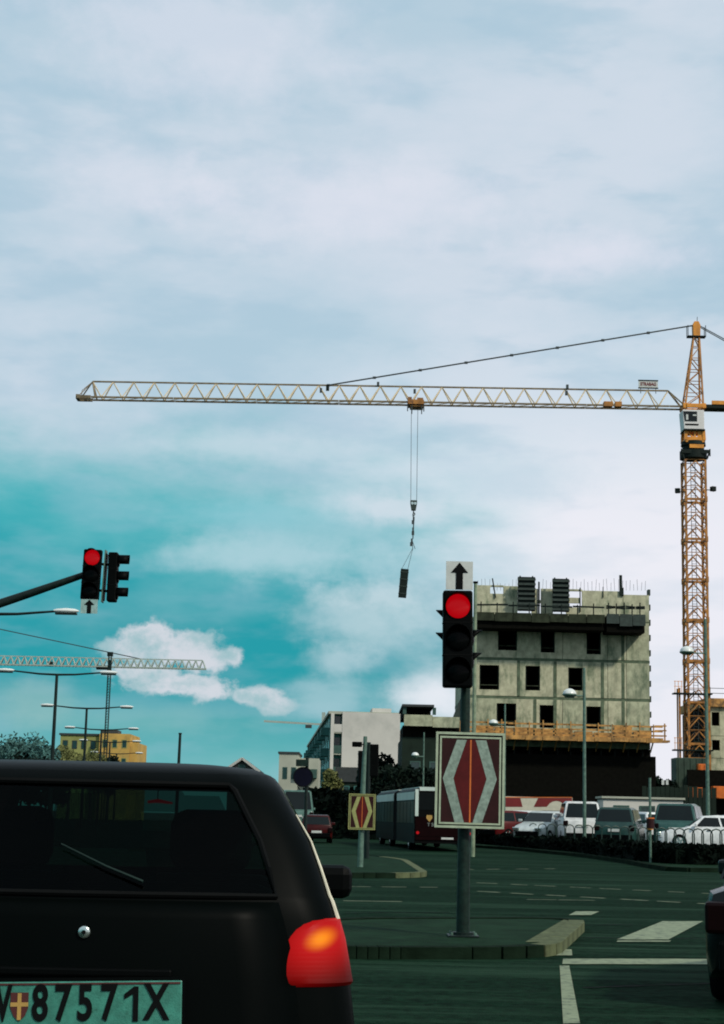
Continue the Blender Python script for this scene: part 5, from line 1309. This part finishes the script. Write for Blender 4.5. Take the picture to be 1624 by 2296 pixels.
MB().disc((lx, rear_y(lx, lz) - .0185, lz), .0055, -.004, .0, 12).build('key_slot', M['ink'], lock)
# number plate, slightly crooked
hz_ = dcp(180, 2178)[1]; MB().box((px_ if False else dcp(180, 2252)[0], rear_y(.06, hz_) - .012, hz_), (.46, .022, .022)).build('plate_lamp_strip', M['black'], tg_, bevel=.006)
px_, pz_ = dcp(180, 2252); ang = R(-1.6)
pl_ = MB().box((0, 0, 0), (.52, .008, .12)).build('number_plate', M['plate_back'], DC, bevel=.004, loc=(px_, rear_y(px_, pz_) - .022, pz_)); pl_.rotation_euler = (R(-3), ang, 0)
MB().b2((-.268, -.002, -.066), (.268, .012, .068)).build('plate_holder', M['black'], pl_)
for zz in (.0535, -.0535): MB().b2((-.255, -.0065, zz - .0022), (.255, -.0045, zz + .0022)).build('plate_stripe', M['crest_red'], pl_)
for chh, xx_, in (('W', -.200), ('8', -.093), ('7', -.037), ('5', .019), ('7', .077), ('1', .134), ('X', .196)):
    if chh == '1':
        o = MB().prism([(.004, -.042), (.017, -.042), (.017, .042), (.006, .042), (-.018, .024), (-.018, .011), (.004, .024)], -.0016, .0016).build('plate_character', M['ink'], pl_, loc=(xx_, -.0056, .004))
    else:
        b_ = text_mb(chh, .120, .003, .0032); o = b_.build('plate_character', M['ink'], pl_, loc=(xx_, -.0056, .004)); o.scale = (.68 if chh != 'W' else .56, 1, 1.0)
sh0 = [(-.019, .032), (.019, .032), (.019, -.004), (.012, -.022), (0, -.034), (-.012, -.022), (-.019, -.004)]
cr_ = MB().prism([(x * 1.15 - .144, z * 1.05) for x, z in reversed(sh0)], -.0065, -.0045).build('crest', M['crest_red'], pl_)
MB().b2((-.166, -.0078, .0), (-.122, -.0068, .010)).b2((-.1488, -.0079, -.032), (-.1392, -.0069, .032)).build('cross', M['crest_gold'], cr_)
# tail light at the right corner (and its twin outside the picture)
def tail(sgn):
    b_ = MB(); zs_ = [.955, .965, .985, 1.01, 1.035, 1.06, 1.08, 1.097, 1.11, 1.119, 1.124]; xi = [.575, .562, .556, .556, .560, .568, .579, .593, .611, .634, .662]
    rows_ = []
    for z, x0_ in zip(zs_, xi):
        k = 0
        while SL[k + 1][0] < z: k += 1
        f = (z - SL[k][0]) / (SL[k + 1][0] - SL[k][0]); s_ = [a_ + (b2_ - a_) * f for a_, b2_ in zip(SL[k], SL[k + 1])]
        rg = dc_ring(z, *s_[1:]); w = s_[3]; r = s_[4]
        edge = .012 if zs_.index(z) not in (0, len(zs_) - 1) else .002
        full = [Vector((x, s_[1] + BOW * (x / .73) ** 2, z)) for x in [.4 + (w - r - .4) * q_ / 8 for q_ in range(8)]] + [rg[j].copy() for j in range(8, S0 + 2)]
        pth = []
        for p0, p1 in zip(full, full[1:]):
            if p0.x < x0_ <= p1.x: pth.append(p0.lerp(p1, (x0_ - p0.x) / (p1.x - p0.x)))
            if pth: pth.append(p1)
        ln = [0.]
        for p0, p1 in zip(pth, pth[1:]): ln.append(ln[-1] + (p1 - p0).length)
        row = []
        for q_ in range(15):
            d_ = ln[-1] * q_ / 14; k2 = max(k3 for k3 in range(len(ln)) if ln[k3] <= d_ + 1e-9); k2 = min(k2, len(pth) - 2)
            p = pth[k2].lerp(pth[k2 + 1], (d_ - ln[k2]) / max(1e-6, ln[k2 + 1] - ln[k2])); e_ = edge * (0 if q_ in (0, 14) else 1)
            sd_ = min(1, max(0, (p.x - .6) / .1)); row.append(p + Vector((e_ * .8 * sd_, -e_, 0)))
        rows_.append([Vector((sgn * v.x, v.y, v.z)) for v in row])
    b_.loft(rows_, False); o = b_.build('tail_light', M['tail_lens'], DC, smooth=True); return o
mt_ = bpy.data.materials.new('lit_tail_lens'); mt_.use_nodes = True; t_ = mt_.node_tree; bs = t_.nodes['Principled BSDF']
bs.inputs['Base Color'].default_value = (.05, .002, .001, 1); bs.inputs['Roughness'].default_value = .5; bs.inputs['Specular IOR Level'].default_value = .10
tcd = t_.nodes.new('ShaderNodeTexCoord'); mpp = t_.nodes.new('ShaderNodeMapping'); mpp.vector_type = 'POINT'
bx_, bz_ = dcp(722, 2112); mpp.inputs['Location'].default_value = (-bx_, 0, -bz_); t_.links.new(tcd.outputs['Object'], mpp.inputs[0])
spx = t_.nodes.new('ShaderNodeSeparateXYZ'); t_.links.new(mpp.outputs[0], spx.inputs[0])
ex, ez = S(t_, spx.outputs[0]) * 21., S(t_, spx.outputs[2]) * 32.
tilt_ = ez - ex * .35
rad = (ex * ex + tilt_ * tilt_).sqrt()
hot = rad.ss(1.15, .0); warm = rad.ss(4.4, .2)
lc = cmix(t_, hot, (.80, .001, .004), (1.6, .46, .004)); t_.links.new(lc, bs.inputs['Emission Color'])
es = warm * .60 + .03; t_.links.new(es.k, bs.inputs['Emission Strength'])
wv = t_.nodes.new('ShaderNodeTexWave'); wv.bands_direction = 'Z'; wv.inputs['Scale'].default_value = 28; t_.links.new(tcd.outputs['Object'], wv.inputs['Vector'])
bu_ = t_.nodes.new('ShaderNodeBump'); bu_.inputs['Strength'].default_value = .05; bu_.inputs['Distance'].default_value = .003; t_.links.new(wv.outputs[1], bu_.inputs['Height']); t_.links.new(bu_.outputs[0], bs.inputs['Normal'])
M['tail_lens'] = mt_
for s in (1, -1): tail(s)
# rear bumper strip, wiper, roof seam, door mirrors, wheels
MB().tube([rings[iz(.62)][j] + Vector((0, -.012, 0)) for j in range(0, 9)], .02, 8).build('rear_bumper', M['rubber'], DC, smooth=True)
wa, wb = dcp(318, 1978), dcp(128, 1893)
MB().tube([(wa[0], rear_y(wa[0], wa[1]) - .02, wa[1]), ((wa[0] + wb[0]) / 2 + .01, rear_y(wa[0], (wa[1] + wb[1]) / 2) - .028, (wa[1] + wb[1]) / 2 - .008), (wb[0], rear_y(wb[0], wb[1]) - .02, wb[1])], [.004, .003, .002], 6).build('rear_wiper', M['wiper'], DC, smooth=True)
qm = P(759, 1977, 6.55)
for s in (1, -1):
    c_ = Vector((s * (qm.x + .735 + .02), 2.25, qm.z)); 
    mr = MB().box(c_, (.19, .10, .125)).build('door_mirror', M['black'], DC, bevel=.035); MB().bar(c_ + Vector((-s * .08, .02, -.03)), Vector((s * .6, 2.2, qm.z - .1)), .05).build('mirror_foot', M['black'], mr)
for s in (-1, 1):
    for y_ in (.55, 2.85): add_wheel(DC, (s * .63, y_, .28), .28, .165)
# cream strip painting the flank's sky reflection along the right rear quarter
for sgn in (1,):
    pts_ = [rings[i][S0 - 1] for i in range(iz(1.12), iz(1.39) + 1)]
    MB().tube([(p.x + .003, p.y - .001, p.z) for p in pts_], [.0062 - .0042 * k / (len(pts_) - 1) for k in range(len(pts_))], 6).build('quarter_reflection', M['flank_glint'], DC, smooth=True)
# cabin: shelf, seats with head restraints, dashboard, steering wheel, added red light spot
MB().b2((-.56, .14, 1.10), (.56, .55, 1.12)).build('parcel_shelf', M['shelf'], DC)
def seat(x, y_, w, zh_):
    s_ = MB().box((x, y_, .88), (w, .16, .62)).build('seat_back', M['seat'], DC, bevel=.05)
    MB().box((x, y_ - .01, zh_), (min(w, .27), .10, .20)).build('head_restraint', M['seat'], s_, bevel=.05)
    for d in (-.05, .05): MB().bar((x + d, y_, 1.15), (x + d, y_, zh_), .014).build('restraint_post', M['seat'], s_)
seat(.295, 1.35, .44, 1.30); seat(-.36, 1.35, .44, 1.30); seat(0, .62, 1.05, 1.13)
MB().b2((-.58, 1.95, .75), (.58, 2.25, 1.10)).build('dashboard', M['seat'], DC)
MB().b2((-.62, .1, .30), (.62, 2.2, .36)).build('floor_pan', M['seat'], DC)
tq = P(370, 1799, 5.1); tq_ = (tq.x + .735, .8, tq.z)
rt = MB().tube([(tq_[0] - .03, tq_[1], tq_[2]), (tq_[0], tq_[1], tq_[2] + .004), (tq_[0] + .045, tq_[1], tq_[2] - .002)], [.004, .006, .003], 8).build('red_glow_strip', M['lamp_red'], DC, smooth=True)  # glowing strip standing for a red light spot in the window
MB().bar((tq_[0], tq_[1], tq_[2]), (tq_[0], tq_[1], 1.515), .003).build('added_glow_string', M['seat'], rt)
